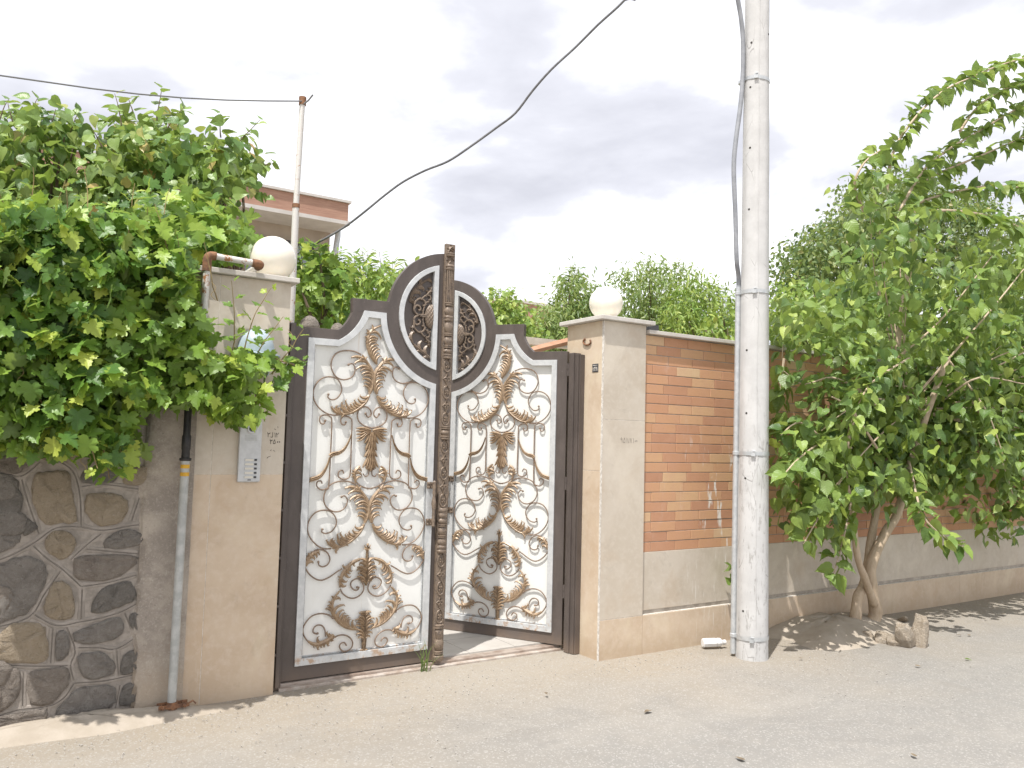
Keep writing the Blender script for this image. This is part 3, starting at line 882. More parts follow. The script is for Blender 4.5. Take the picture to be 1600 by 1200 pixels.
# traced centre lines of the ironwork, metres on the leaf
IRON = {
 'S1': [(0.38, 2.102), (0.408, 2.111), (0.427, 2.085), (0.425, 2.042), (0.398, 2.01), (0.35, 1.995), (0.308, 2.004), (0.276, 2.032), (0.256, 2.077), (0.258, 2.123), (0.28, 2.165), (0.321, 2.191), (0.376, 2.2), (0.426, 2.196), (0.469, 2.18)],
 'S2': [(0.244, 1.888), (0.242, 1.868), (0.266, 1.853), (0.3, 1.861), (0.33, 1.896), (0.338, 1.936), (0.319, 1.981), (0.291, 2.003), (0.246, 2.009), (0.199, 1.997), (0.16, 1.962), (0.139, 1.912), (0.141, 1.86), (0.163, 1.815), (0.201, 1.778), (0.25, 1.754), (0.305, 1.748), (0.36, 1.76)],
 'A1': [(0.476, 2.18), (0.514, 2.129), (0.553, 2.071), (0.566, 2.017), (0.561, 1.956), (0.541, 1.907)],
 'A1t': [(0.399, 2.154), (0.438, 2.076), (0.482, 2.045), (0.49, 2.012), (0.503, 1.966), (0.516, 2.166), (0.552, 2.084)],
 'A2': [(0.541, 1.9), (0.518, 1.852), (0.477, 1.813), (0.422, 1.777), (0.36, 1.758), (0.304, 1.756)],
 'A2t': [(0.474, 1.887), (0.432, 1.858), (0.405, 1.83), (0.382, 1.809), (0.342, 1.837), (0.268, 1.807), (0.343, 1.731), (0.429, 1.761)],
 'A3': [(0.591, 2.121), (0.548, 2.172), (0.521, 2.231), (0.515, 2.292), (0.541, 2.356), (0.62, 2.405)],
 'A3t': [(0.616, 2.308), (0.58, 2.291), (0.592, 2.261), (0.601, 2.231), (0.614, 2.184), (0.505, 2.359), (0.492, 2.31), (0.501, 2.267), (0.543, 2.397)],
 'H': [(0.52, 1.768), (0.538, 1.743), (0.56, 1.76), (0.556, 1.791), (0.528, 1.814), (0.499, 1.813), (0.47, 1.79), (0.459, 1.756), (0.47, 1.716), (0.504, 1.687), (0.544, 1.673), (0.574, 1.668)],
 'J1': [(0.229, 1.708), (0.221, 1.687), (0.199, 1.689), (0.189, 1.716), (0.2, 1.74), (0.234, 1.747), (0.262, 1.736), (0.276, 1.707), (0.277, 1.527), (0.273, 1.27), (0.255, 1.247), (0.218, 1.241), (0.19, 1.265), (0.192, 1.294), (0.216, 1.3), (0.226, 1.282)],
 'J2': [(0.377, 1.704), (0.372, 1.686), (0.349, 1.688), (0.339, 1.712), (0.35, 1.737), (0.379, 1.744), (0.411, 1.73), (0.422, 1.7), (0.423, 1.529), (0.424, 1.354), (0.406, 1.317), (0.371, 1.311), (0.339, 1.33), (0.341, 1.362), (0.366, 1.372), (0.376, 1.35)],
 'W1': [(0.419, 1.623), (0.399, 1.565), (0.369, 1.516), (0.332, 1.492), (0.289, 1.482), (0.271, 1.467)],
 'W2': [(0.268, 1.461), (0.255, 1.407), (0.226, 1.354), (0.19, 1.324), (0.13, 1.307)],
 'tass': [(0.575, 1.649), (0.46, 1.658), (0.461, 1.627), (0.459, 1.591), (0.577, 1.507), (0.529, 1.562), (0.52, 1.463), (0.577, 1.495), (0.51, 1.384), (0.572, 1.458)],
 'K': [(0.559, 1.372), (0.557, 1.341), (0.535, 1.329), (0.518, 1.35)],
 'G': [(0.496, 1.402), (0.471, 1.384), (0.453, 1.347), (0.468, 1.287)],
 'Gt': [(0.439, 1.372), (0.434, 1.329), (0.504, 1.366), (0.499, 1.329)],
 'Garc': [(0.461, 1.317), (0.475, 1.287), (0.515, 1.259), (0.555, 1.247), (0.591, 1.243)],
 'S3': [(0.368, 1.191), (0.39, 1.197), (0.411, 1.167), (0.4, 1.125), (0.366, 1.096), (0.322, 1.091), (0.278, 1.11), (0.249, 1.146), (0.241, 1.188), (0.254, 1.235), (0.289, 1.276), (0.339, 1.295), (0.389, 1.298), (0.434, 1.29), (0.467, 1.275)],
 'S4': [(0.241, 0.975), (0.238, 0.958), (0.266, 0.946), (0.309, 0.961), (0.336, 1.001), (0.334, 1.043), (0.31, 1.079), (0.278, 1.099), (0.229, 1.102), (0.184, 1.086), (0.149, 1.043), (0.137, 0.991), (0.148, 0.944), (0.174, 0.902), (0.215, 0.865), (0.258, 0.845), (0.308, 0.843)],
 'A4': [(0.467, 1.275), (0.508, 1.226), (0.549, 1.17), (0.568, 1.115), (0.564, 1.06), (0.543, 1.006)],
 'A5': [(0.54, 1.001), (0.519, 0.959), (0.482, 0.918), (0.432, 0.881), (0.382, 0.857), (0.314, 0.843)],
 'A5t': [(0.473, 0.985), (0.429, 0.95), (0.404, 0.933), (0.384, 0.904), (0.348, 0.936), (0.271, 0.903), (0.344, 0.811), (0.427, 0.855)],
 'S5': [(0.222, 0.759), (0.229, 0.736), (0.257, 0.725), (0.288, 0.738), (0.302, 0.772), (0.284, 0.815), (0.247, 0.837), (0.204, 0.839), (0.163, 0.809), (0.135, 0.765), (0.133, 0.73), (0.137, 0.719), (0.168, 0.677), (0.212, 0.645), (0.255, 0.636), (0.304, 0.653), (0.352, 0.682), (0.389, 0.703)],
 'A6': [(0.228, 0.829), (0.186, 0.82), (0.152, 0.787), (0.136, 0.736)],
 'A6t': [(0.212, 0.792), (0.186, 0.759), (0.168, 0.832), (0.13, 0.788)],
 'A7': [(0.517, 0.76), (0.463, 0.739), (0.421, 0.7), (0.397, 0.667), (0.383, 0.627), (0.382, 0.574)],
 'A7t': [(0.459, 0.681), (0.448, 0.64), (0.422, 0.583), (0.366, 0.652), (0.367, 0.616)],
 'A8': [(0.572, 0.854), (0.571, 0.799), (0.57, 0.739), (0.569, 0.692), (0.564, 0.638), (0.563, 0.578)],
 'A8t': [(0.514, 0.76), (0.503, 0.707), (0.501, 0.69), (0.503, 0.642), (0.533, 0.613)],
 'S6': [(0.506, 0.57), (0.519, 0.569), (0.51, 0.552), (0.484, 0.554), (0.46, 0.58), (0.462, 0.609), (0.494, 0.628), (0.526, 0.62), (0.55, 0.585), (0.555, 0.549), (0.53, 0.515), (0.486, 0.497), (0.441, 0.507), (0.402, 0.537), (0.385, 0.568)],
 'A9': [(0.382, 0.556), (0.353, 0.523), (0.33, 0.472), (0.339, 0.413), (0.372, 0.363), (0.417, 0.323), (0.469, 0.297), (0.52, 0.286)],
 'A9t': [(0.415, 0.459), (0.42, 0.405), (0.443, 0.385), (0.483, 0.349), (0.305, 0.489), (0.288, 0.444)],
 'A10': [(0.572, 0.123), (0.569, 0.189), (0.57, 0.26), (0.57, 0.338), (0.57, 0.406)],
 'A10t': [(0.515, 0.254), (0.507, 0.311), (0.505, 0.35), (0.542, 0.382)],
 'S7': [(0.34, 0.378), (0.308, 0.401), (0.253, 0.415), (0.198, 0.406), (0.158, 0.372), (0.136, 0.328), (0.144, 0.282), (0.176, 0.238), (0.213, 0.214)],
 'S7b': [(0.293, 0.26), (0.288, 0.301), (0.268, 0.332), (0.237, 0.341), (0.211, 0.326), (0.206, 0.298), (0.228, 0.284), (0.237, 0.286)],
 'A11': [(0.169, 0.245), (0.219, 0.216), (0.273, 0.219), (0.321, 0.24), (0.351, 0.265)],
 'A11t': [(0.238, 0.26), (0.245, 0.179), (0.287, 0.191), (0.347, 0.225), (0.32, 0.275)],
 'S8': [(0.346, 0.243), (0.383, 0.256), (0.427, 0.255), (0.468, 0.232), (0.489, 0.198), (0.481, 0.163), (0.45, 0.146), (0.418, 0.15), (0.395, 0.179), (0.404, 0.201), (0.429, 0.204), (0.445, 0.182)],
}

# ================================================================== GATE
AX = 0.571                                            # centre line of the ornament
def lower_poly(d):
    pts = [(.088 + d, .093 + d), (.088 + d, 2.262 - d), (.30, 2.264 - d)]
    c, R = (.118, 2.594), .378 + d
    a0 = math.atan2(2.264 - d - c[1], .30 - c[0]); x_top = 2.488 - d
    R0 = math.hypot(.30 - c[0], 2.264 - d - c[1])
    a1 = math.asin((x_top - c[1]) / R)
    for k in range(1, 9):
        f = k / 8; a = a0 + (a1 - a0) * f; rr = R0 + (R - R0) * f
        pts.append((c[0] + rr * math.cos(a), c[1] + rr * math.sin(a)))
    c, R = (1.147, 2.5), .505 + d
    xr = 1.055 - d
    b0 = math.asin((x_top - c[1]) / R); b1 = math.acos((c[0] - xr) / R)
    for k in range(0, 17):
        a = PI - b0 + (PI / 2 + (PI / 2 - b1) - 0) * 0 if False else (PI - b0) + ((PI + b1) - (PI - b0)) * k / 16
        pts.append((c[0] + R * math.cos(a), c[1] + R * math.sin(a)))
    pts.append((xr, .093 + d))
    return pts
def med_poly(d):
    c, R = (1.147, 2.5), .40 - d
    xr = 1.052 - d
    a1 = math.acos((c[0] - xr) / R)
    pts = []
    for k in range(25):
        a = (PI - a1) + (2 * a1) * k / 24
        pts.append((c[0] + R * math.cos(a), c[1] + R * math.sin(a)))
    return pts
def outer_poly():
    pts = [(0, 0), (0, 2.335), (.30, 2.338)]
    c = (.118, 2.594)
    for k in range(1, 9):
        a = math.atan2(2.338 - c[1], .30 - c[0]); a1 = -0.42
        b = a + (a1 - a) * k / 8; rr = .3138 - .012 * k / 8
        pts.append((c[0] + rr * math.cos(b), c[1] + rr * math.sin(b)))
    pts += [(.391, 2.572), (.664, 2.577)]
    c, R = (1.15, 2.505), .487
    a0 = PI - math.asin((2.577 - c[1]) / R)
    for k in range(1, 21):
        a = a0 + (PI / 2 - .01 - a0) * k / 20
        pts.append((c[0] + R * math.cos(a), c[1] + R * math.sin(a)))
    pts += [(1.155, 0)]
    return pts
def mir(p): return (2 * AX - p[0], p[1])

def leaf_blades(spine, tips, w=0.014, h=0.013, extra=True, lmax=0.0112, lfr=0.30):
    """acanthus leaf: a ridged midrib with curling lobes"""
    b = MB()
    sp = np.array(catmull(spine, 5)); n = len(sp)
    ws = [w * (0.45 + 0.75 * math.sin(PI * min(1, .15 + .85 * i / (n - 1)))) * (1 if i < n - 1 else .3) for i in range(n)]
    b.blade(sp, ws, h)
    seg = np.r_[0, np.cumsum(np.linalg.norm(np.diff(sp, axis=0), axis=1))]
    tot = seg[-1]
    T = list(tips)
    if extra:
        # a smaller lobe between neighbouring tips on the same side
        for a, c in zip(tips[:-1], tips[1:]):
            a_, c_ = np.array(a), np.array(c)
            if np.linalg.norm(a_ - c_) < 0.085:
                mm = (a_ + c_) / 2
                i = int(np.argmin(np.linalg.norm(sp - mm, axis=1)))
                T.append(tuple(sp[i] + (mm - sp[i]) * 0.86))
    for j, tp in enumerate(T):
        tp = np.array(tp)
        i = int(np.argmin(np.linalg.norm(sp - tp, axis=1))); d = np.linalg.norm(sp[i] - tp)
        if d < 0.006: continue
        s0 = max(0.0, seg[i] - 0.75 * d) if i > 0 else 0.0
        i0 = int(np.argmin(abs(seg - s0)))
        tg = sp[min(i0 + 2, n - 1)] - sp[max(i0 - 1, 0)]; tg /= np.linalg.norm(tg) + 1e-9
        p0 = sp[i0]; p1 = p0 + tg * d * 0.95; side = tp - sp[i]
        path = []
        for k in range(7):
            t = k / 6
            path.append((1 - t) ** 2 * p0 + 2 * t * (1 - t) * (p1 * .6 + (sp[i] + side * .5) * .4) + t * t * tp)
        back = -tg * min(.014, d * .28)
        path.append(tp + back + side / (d + 1e-9) * .003)
        lw = min(lmax, lfr * d)
        b.blade(path, [lw * q for q in (.55, .8, 1.0, 1.0, .9, .7, .45, .12)], h * 0.9)
    return b
def shift_y(b, dy):
    b.v = [(v[0], v[1] + dy, v[2]) for v in b.v]; return b

IY = -0.0165                                           # plane of the ironwork, stood off the panel
def bar(pts, r=0.0052, per=4, ends=True):
    b = MB(); sp = catmull(pts, per)
    b.tube([(q[0], IY, q[1]) for q in sp], r, 6)
    if ends:
        e = sp[0]; b.sphere((e[0], IY, e[1]), r * 1.75, 8, 6)
    return b
def pair(leaf, name, b, mat, smooth=False):
    me = b.mesh(name, mat, smooth)
    link(name, me, leaf)
    o = link(name, me, leaf); o.location = (2 * AX, 0, 0); o.scale = (-1, 1, 1)
def single(leaf, name, b, mat, smooth=False):
    link(name, b.mesh(name, mat, smooth), leaf)

def build_leaf(leaf):
    lp, mp = lower_poly(0), med_poly(0)
    MB().prism([outer_poly(), lp, mp], -0.020, 0.028).build('frame', M['dark'], leaf, bevel=0.0025)
    MB().prism([lower_poly(-.004)], 0.0, 0.010).build('panel', M['panel'], leaf)
    MB().prism([med_poly(-.004)], 0.001, 0.012).build('medallion_panel', M['dark'], leaf)
    MB().prism([lower_poly(-.003), lower_poly(.042)], -0.033, 0.004).build('panel_trim', M['silver'], leaf, bevel=0.003)
    MB().prism([med_poly(-.003), med_poly(.034)], -0.034, 0.005).build('medallion_trim', M['silver'], leaf, bevel=0.003)
    # twisted rope just inside the trim
    b = MB()
    for side in ('l', 'r', 'b'):
        if side == 'b': P = [(.137 + .009 * i, .142) for i in range(98)]
        else:
            xx = .138 if side == 'l' else 1.006
            top = 2.20 if side == 'l' else 1.985
            P = [(xx, .142 + .0095 * i) for i in range(int((top - .142) / .0095))]
        for i, q in enumerate(P):
            dx, dz = (.0042, .0052) if side != 'b' else (.0052, .0042)
            b.blade([(q[0] - dx, q[1] - dz), (q[0] + dx, q[1] + dz)], [.0034, .0034], .007, -.002)
    tag(b.build('rope_border', M['silver'], leaf), kind='stuff')
    G, Bm = M['gold'], M['bar']
    I = IRON
    # scrolls
    link('scroll', bar(I['S1']).mesh('scroll', Bm, True), leaf)
    cut = [mir(q) for q in I['S1'][:7]] + [(.868, 2.018), (.905, 2.046)]
    link('scroll', bar(cut).mesh('scroll', Bm, True), leaf)
    for k in ('S2', 'S3', 'S4', 'S5', 'S6', 'S7', 'S7b', 'S8', 'J1', 'J2', 'K'):
        pts = I[k]
        if k == 'S7b': pts = pts[::-1]
        pair(leaf, 'scroll', bar(pts, 0.0050 if k != 'K' else .0042), Bm, True)
    pair(leaf, 'heart_scroll', bar(I['H']), Bm, True)
    pair(leaf, 'scroll', bar(I['Garc'], .005, ends=False), Bm, True)
    # acanthus leaves
    y = IY - .001
    def ac(k, rev=False, w=.014, h=.011, tips=None, more=()):
        sp = I[k][::-1] if rev else I[k]
        return shift_y(leaf_blades(sp, list(tips if tips is not None else I[k + 't']) + list(more), w, h), y)
    single(leaf, 'acanthus_leaf', ac('A3', w=.0115), G)
    pair(leaf, 'acanthus_leaf', ac('A1', True, .0128, more=[(.425, 2.115), (.466, 2.148)]), G)
    pair(leaf, 'acanthus_leaf', ac('A2', False, .0112, more=[(.300, 1.806), (.325, 1.80), (.368, 1.852)]), G)
    d = np.array(I['A4'][0]) - np.array(I['A1'][0])
    t4 = [tuple(np.array(q) + d) for q in I['A1t'] + [(.425, 2.115), (.466, 2.148)]]
    pair(leaf, 'acanthus_leaf', ac('A4', True, .0128, tips=t4), G)
    pair(leaf, 'acanthus_leaf', ac('A5', False, .0112, more=[(.300, .902), (.325, .895), (.368, .945)]), G)
    pair(leaf, 'acanthus_leaf', ac('A6', True, .013, more=[(.150, .822), (.228, .806)]), G)
    pair(leaf, 'acanthus_leaf', ac('A7', False, .012, more=[(.395, .725), (.48, .715)]), G)
    pair(leaf, 'acanthus_leaf', ac('A9', True, .012, more=[(.325, .525), (.388, .50), (.452, .372)]), G)
    pair(leaf, 'acanthus_leaf', ac('A11', True, .014, more=[(.215, .195), (.315, .195), (.362, .245), (.30, .285)]), G)
    pair(leaf, 'acanthus_leaf', ac('G', True, .010, tips=I['Gt'] + [(.432, 1.352), (.505, 1.345)]), G)
    # plumes on the centre line, both sides in one piece
    def plume(k, w, more=(), rev=False):
        t = list(I[k + 't']) + list(more)
        sp = [(AX, q[1]) for q in I[k]]
        if rev: sp = sp[::-1]
        b = leaf_blades(sp, t, w, .016)
        b2 = leaf_blades(sp, [mir(q) for q in t], w, .016)
        b.add(b2.v, b2.f); return shift_y(b, y)
    b = plume('A8', .013, [(.52, .735), (.525, .665), (.548, .83)], True)
    b.sphere((AX, y - .004, .857), .011, 8, 6)
    b.blade([(AX, .80), (AX - .012, .835), (AX - .024, .856)], [.006, .007, .002], .01, y); b.blade([(AX, .80), (AX + .012, .835), (AX + .024, .856)], [.006, .007, .002], .01, y)
    single(leaf, 'plume', b, G)
    single(leaf, 'plume', plume('A10', .016, [(.53, .395), (.553, .40), (.53, .23), (.545, .14)]), G)
    # draped tassel with its bow
    b = MB()
    for tz, tl in ((1.668, .455), (1.650, .452), (1.628, .455), (1.607, .455), (1.588, .462)):
        for sgn in (1, -1):
            L = AX - tl
            pth = [(AX - sgn * .004, 1.650 - (1.66 - tz) * .25), (AX - sgn * L * .35, 1.662 - (1.668 - tz) * .45), (AX - sgn * L * .7, tz - .002), (AX - sgn * L, tz - .006 - .008 * (tz < 1.62))]
            b.blade(catmull(pth, 3), [.004, .007, .009, .010, .0105, .010, .009, .007, .005, .002], .014, y)
    def skirt(z0, z1, wid, k):
        for i in range(k):
            f = (i / (k - 1)) * 2 - 1
            pth = [(AX + f * wid * .30, z0), (AX + f * wid * .58, z0 + (z1 - z0) * .5), (AX + f * wid * .95, z1 + abs(f) * .014)]
            q = catmull(pth, 3)
            b.blade(q, [.005, .008, .010, .011, .010, .007, .002][:len(q)], .018 - .006 * abs(f), y - .004 * (1 - abs(f)))
    skirt(1.640, 1.545, .055, 5); skirt(1.62, 1.495, .045, 5); skirt(1.535, 1.452, .052, 6); skirt(1.48, 1.375, .064, 6); skirt(1.42, 1.362, .03, 3)
    single(leaf, 'tassel', b, G)
    # ribbons across the rails
    for k in ('W1', 'W2'):
        b = MB(); sp = np.array(catmull(I[k], 5)); n = len(sp)
        for off, wd in ((-.008, .0065), (0.002, .0075), (.011, .006)):
            nn = []
            for i in range(n):
                t = sp[min(i + 1, n - 1)] - sp[max(i - 1, 0)]; t /= np.linalg.norm(t); nn.append(np.array([-t[1], t[0]]))
            f = [min(1, .25 + 1.1 * i / n) for i in range(n)]
            b.blade([sp[i] + nn[i] * off * f[i] for i in range(n)], [wd * f[i] for i in range(n)], .011, y - .004)
        pair(leaf, 'ribbon', b, G)
    # medallion ornament
    cy = -.004; C = M['carved']
    b = MB()
    cx, cz, rx, rz = 1.016, 2.505, .060, .095
    K = 9
    vs, fs = [], []
    for i in range(K + 1):
        a = -PI / 2 + PI * i / K
        for j in range(6):
            f = j / 5; dd = math.cos(f * PI / 2)
            vs.append((cx - rx * math.sin(f * PI / 2) * math.cos(a), cy - .030 * dd, cz + rz * math.sin(f * PI / 2) * math.sin(a)))
    for i in range(K):
        for j in range(5):
            k0 = i * 6 + j; fs.append((k0, k0 + 1, k0 + 7, k0 + 6))
    b.add(vs, fs)
    for s_ in (-1, 1):
        for o_ in np.linspace(-.12, .12, 8):
            L = []
            for t in np.linspace(0, 1, 7):
                xx = -rx * t; zz_ = o_ + s_ * t * .10
                q = (xx / rx) ** 2 + (zz_ / rz) ** 2
                if q < .98: L.append((cx + xx, cy - .030 * math.sqrt(1 - q) - .001, cz + zz_))
            if len(L) > 1: b.tube(L, .0022, 4)
    for i in range(11):
        a = -PI / 2 + PI * (i + .5) / 11
        b.sphere((cx - (rx + .020) * math.cos(a), cy - .008, cz + (rz + .020) * math.sin(a)), .0075, 6, 4)
    single(leaf, 'cartouche', b, C)
    b = MB()
    for s_ in (1, -1):
        f = lambda P: [(q[0], 2.505 + s_ * (q[1] - 2.505)) for q in P]
        for P, r in (([(.985, 2.50), (.930, 2.50), (.885, 2.515), (.868, 2.545), (.885, 2.575), (.912, 2.570), (.918, 2.548), (.903, 2.540)], .0075),
                     ([(.868, 2.545), (.875, 2.60), (.915, 2.63), (.95, 2.615), (.955, 2.585), (.935, 2.58)], .007),
                     ([(.92, 2.62), (.955, 2.655), (.99, 2.66), (1.0, 2.635), (.98, 2.625)], .006),
                     ([(.96, 2.65), (.985, 2.685), (1.01, 2.695)], .006),
                     ([(.99, 2.62), (.96, 2.60), (.945, 2.56), (.94, 2.505)], .005)):
            b.tube([(q[0], cy - .010, q[1]) for q in catmull(f(P), 3)], r, 6)
        b2 = leaf_blades(f([(.99, 2.665), (1.0, 2.70), (1.012, 2.735)]), f([(.982, 2.72), (.965, 2.695)]), .009, .012, False); b.add(*[shift_y(b2, cy).v, b2.f])
        b2 = leaf_blades(f([(.88, 2.58), (.865, 2.60), (.86, 2.63)]), f([(.845, 2.60), (.885, 2.64)]), .008, .012, False); b.add(*[shift_y(b2, cy).v, b2.f])
    single(leaf, 'cartouche_scroll', b, C)
    single(leaf, 'leaf_spray', shift_y(leaf_blades([(0.838, 2.597), (0.858, 2.666), (0.911, 2.734), (1.0, 2.797)], [(1.006, 2.762), (0.946, 2.700), (0.918, 2.668), (0.875, 2.600), (.90, 2.775), (.858, 2.59)], .011, .016, False, .019, .40), cy), C)
    single(leaf, 'leaf_spray', shift_y(leaf_blades([(0.808, 2.345), (0.872, 2.289), (0.941, 2.244), (1.012, 2.200)][::-1], [(0.874, 2.385), (0.939, 2.318), (0.985, 2.285), (0.812, 2.305), (0.85, 2.262), (0.896, 2.228), (0.955, 2.185), (.845, 2.345)], .010, .016, False, .017, .38), cy), C)
    # carved pull handle between two brackets, on the trim by the meeting edge
    h = MB().lathe([(.006, .965), (.014, .975), (.010, .990), (.016, 1.01), (.010, 1.03), (.013, 1.05), (.010, 1.075), (.015, 1.11), (.019, 1.135), (.015, 1.16), (.010, 1.19), (.014, 1.21), (.010, 1.235), (.016, 1.255), (.011, 1.275), (.014, 1.29), (.005, 1.30)], 10, Matrix.Translation((1.052, -.066, 0)))
    ho = h.build('handle', C, leaf, True)
    for zc in (1.265, 1.0):
        b = MB(); b.box(1.008, 1.062, -.040, -.032, zc - .024, zc + .024)
        for dx, dz in ((-.016, .014), (-.016, -.014), (.012, .014), (.012, -.014)): b.sphere((1.036 + dx, -.042, zc + dz), .010, 6, 4)
        b.tube([(1.052, -.038, zc), (1.052, -.066, zc)], .009, 8)
        b.build('bracket', C, ho)

S_ = 0.975
leaf_l = thing('gate_leaf', 'closed ornate gate leaf with white panel, gold scrollwork and the tall carved post', 'gate leaf', (1.628, 5.187, 0.038), 'ornate leaves of the entrance gate')
leaf_r = thing('gate_leaf', 'ornate gate leaf swung open into the courtyard beside the right pillar', 'gate leaf', (3.792, 5.098, 0.041), 'ornate leaves of the entrance gate')
for lf in (leaf_l, leaf_r): build_leaf(lf)
leaf_l.scale = (S_, S_, S_)
leaf_r.scale = (-S_, S_, S_)
leaf_r.rotation_euler = (0, 0, math.radians(-58.0))

# carved meeting post on the closed leaf
PX = 1.135
post = MB().box(PX - .040, PX + .040, -.050, -.0205, 0.0, 3.062).build('meeting_post', M['carved'], leaf_l, bevel=.003)
mpost = Matrix.Translation((PX, -.050, 0))
def turned(z0, z1, prof):
    L = [(r * .034, z0 + (z1 - z0) * f) for f, r in prof]
    MB().lathe(L, 14, mpost, 1, .75).build('turned_section', M['carved'], post, 'all' if False else True)
RING = [(0, .85), (.15, 1.08), (.35, 1.08), (.45, .9), (.55, .9), (.65, 1.08), (.85, 1.08), (1, .85)]
BULB = [(0, .72), (.12, .86), (.35, 1.1), (.6, 1.1), (.85, .85), (1, .7)]
for z0, z1, p in ((2.965, 2.995, RING), (2.86, 2.905, RING), (2.59, 2.62, RING), (2.52, 2.588, BULB), (2.475, 2.52, RING), (2.39, 2.473, BULB), (2.365, 2.39, RING), (2.30, 2.363, BULB), (2.275, 2.30, RING), (2.235, 2.273, BULB), (2.197, 2.235, RING), (1.675, 1.70, RING), (1.63, 1.673, BULB), (1.60, 1.63, RING),
                  (1.03, 1.10, RING), (.985, 1.028, BULB), (.965, .985, RING), (.905, .963, BULB), (.885, .905, RING), (.83, .883, BULB), (.775, .83, RING), (.232, .265, RING), (.16, .23, [(0, .6), (.4, .8), (.8, 1.0), (1, .7)]), (.08, .158, [(0, .65), (.3, 1.1), (.7, 1.15), (1, .8)]), (.05, .078, RING), (.0, .048, [(0, 1.0), (.3, 1.25), (.8, 1.2), (1, .8)])):
    turned(z0, z1, p)
b = MB()                                              # flutes
for i in range(5):
    xx = PX + (i - 2) * .0125
    b.tube([(xx, -.058 - .010 * math.cos((i - 2) * .6), 2.622), (xx, -.058 - .010 * math.cos((i - 2) * .6), 2.858)], .0055, 6)
b.build('fluted_section', M['carved'], post, True)
shift_y(leaf_blades([(PX - .02, 2.905), (PX - .005, 2.93), (PX + .018, 2.955)], [(PX + .03, 2.94), (PX - .03, 2.94), (PX - .02, 2.96)], .009, .016, False), -.050).build('carved_leaf', M['carved'], post)
shift_y(leaf_blades([(PX - .02, 2.998), (PX - .01, 3.025), (PX + .018, 3.05)], [(PX + .03, 3.02), (PX - .028, 3.03), (PX, 3.055), (PX + .02, 3.005)], .009, .016, False), -.050).build('carved_leaf', M['carved'], post)
def motif(z0, z1, diamond):
    b = MB(); zc = (z0 + z1) / 2; hz = (z1 - z0) / 2; hx = .029
    if diamond:
        hz *= 1.0
        P = []
        for c in range(4):
            a0, a1 = [(0, hz), (hx, 0), (0, -hz), (-hx, 0)][c], [(hx, 0), (0, -hz), (-hx, 0), (0, hz)][c]
            for k in range(3):
                t = k / 3; bow = 1 - .35 * math.sin(PI * t)
                P.append(((a0[0] * (1 - t) + a1[0] * t) * bow, (a0[1] * (1 - t) + a1[1] * t) * bow))
    else:
        P = [(hx * math.sin(2 * PI * k / 16), hz * math.cos(2 * PI * k / 16)) for k in range(16)]
    ring = [(PX + p[0], -.053, zc + p[1]) for p in P]
    b.tube(ring + ring[:2], .0055, 6)
    for k in range(4):
        a = PI / 4 + k * PI / 2
        b.sphere((PX + .011 * math.cos(a), -.052, zc + .014 * math.sin(a)), .0095, 6, 4)
    b.sphere((PX, -.056, zc), .006, 6, 4)
    b.build('diamond_rosette' if diamond else 'oval_rosette', M['carved'], post, True)
def alternate(zt, zb, n, start_d=False):
    h = (zt - zb) / n
    for i in range(n):
        motif(zt - (i + 1) * h + .004, zt - i * h - .004, (i % 2 == 1) ^ start_d)
alternate(2.195, 1.702, 5); alternate(1.598, 1.105, 5); alternate(.772, .268, 5)

# fixed frame of the gate
gf = thing('gate_surround', 'dark steel gate frame with jamb posts and a worn floor sill', 'gate', (2.7, 5.15, 0))
b = Off().box(1.558, 1.618, 5.13, 5.22, 0, 2.33); b.box(1.574, 1.600, 5.105, 5.13, 0.02, 2.32); b.part('jamb_post', M['dark'], gf, bevel=.004)
b = Off().box(3.775, 3.849, 5.005, 5.065, 0.0, 2.30); b.box(3.800, 3.849, 4.955, 5.0055, 0.0, 2.285); b.box(3.786, 3.80, 4.962, 5.0045, .0, 2.29)
b.part('jamb_post', M['dark'], gf, bevel=.004)
b = Off().box(1.62, 3.80, 5.150, 5.235, -.01, .030); b.part('sill', simple('worn_steel_sill', (0.27, 0.205, 0.165), (0.42, 0.36, 0.31), 9, 0.55, 0.2), gf, bevel=.004)
Off().box(1.60, 3.81, 5.105, 5.149, -.01, .014).part('sill_step', simple('worn_sill_edge', (0.33, 0.26, 0.21), (0.5, 0.45, 0.4), 12, 0.6, 0.1), gf, bevel=.004)
for zc in (2.17, .45, 1.28):
    Off().lathe([(.012, zc - .05), (.014, zc - .048), (.014, zc), (.010, zc + .002), (.014, zc + .004), (.014, zc + .05)], 10, Matrix.Translation((3.785, 5.082, 0))).part('hinge', M['dark'], gf, True)
for k in range(7):
    Off().box(1.5575, 1.5735, 5.10, 5.128, .22 + k * .3, .235 + k * .3).part('weld_tab', M['dark'], gf)
hk = [np.array(atx(917 + 6 * math.cos(a), 534 + 5 * math.sin(a), 3.842)) for a in np.linspace(-.6, 4.2, 9)]
tag(Off().tube(hk, .007, 6).build('rusty_hook', M['rust'], smooth=True), 'rusty welded hook above the right jamb on the pillar', 'hook')

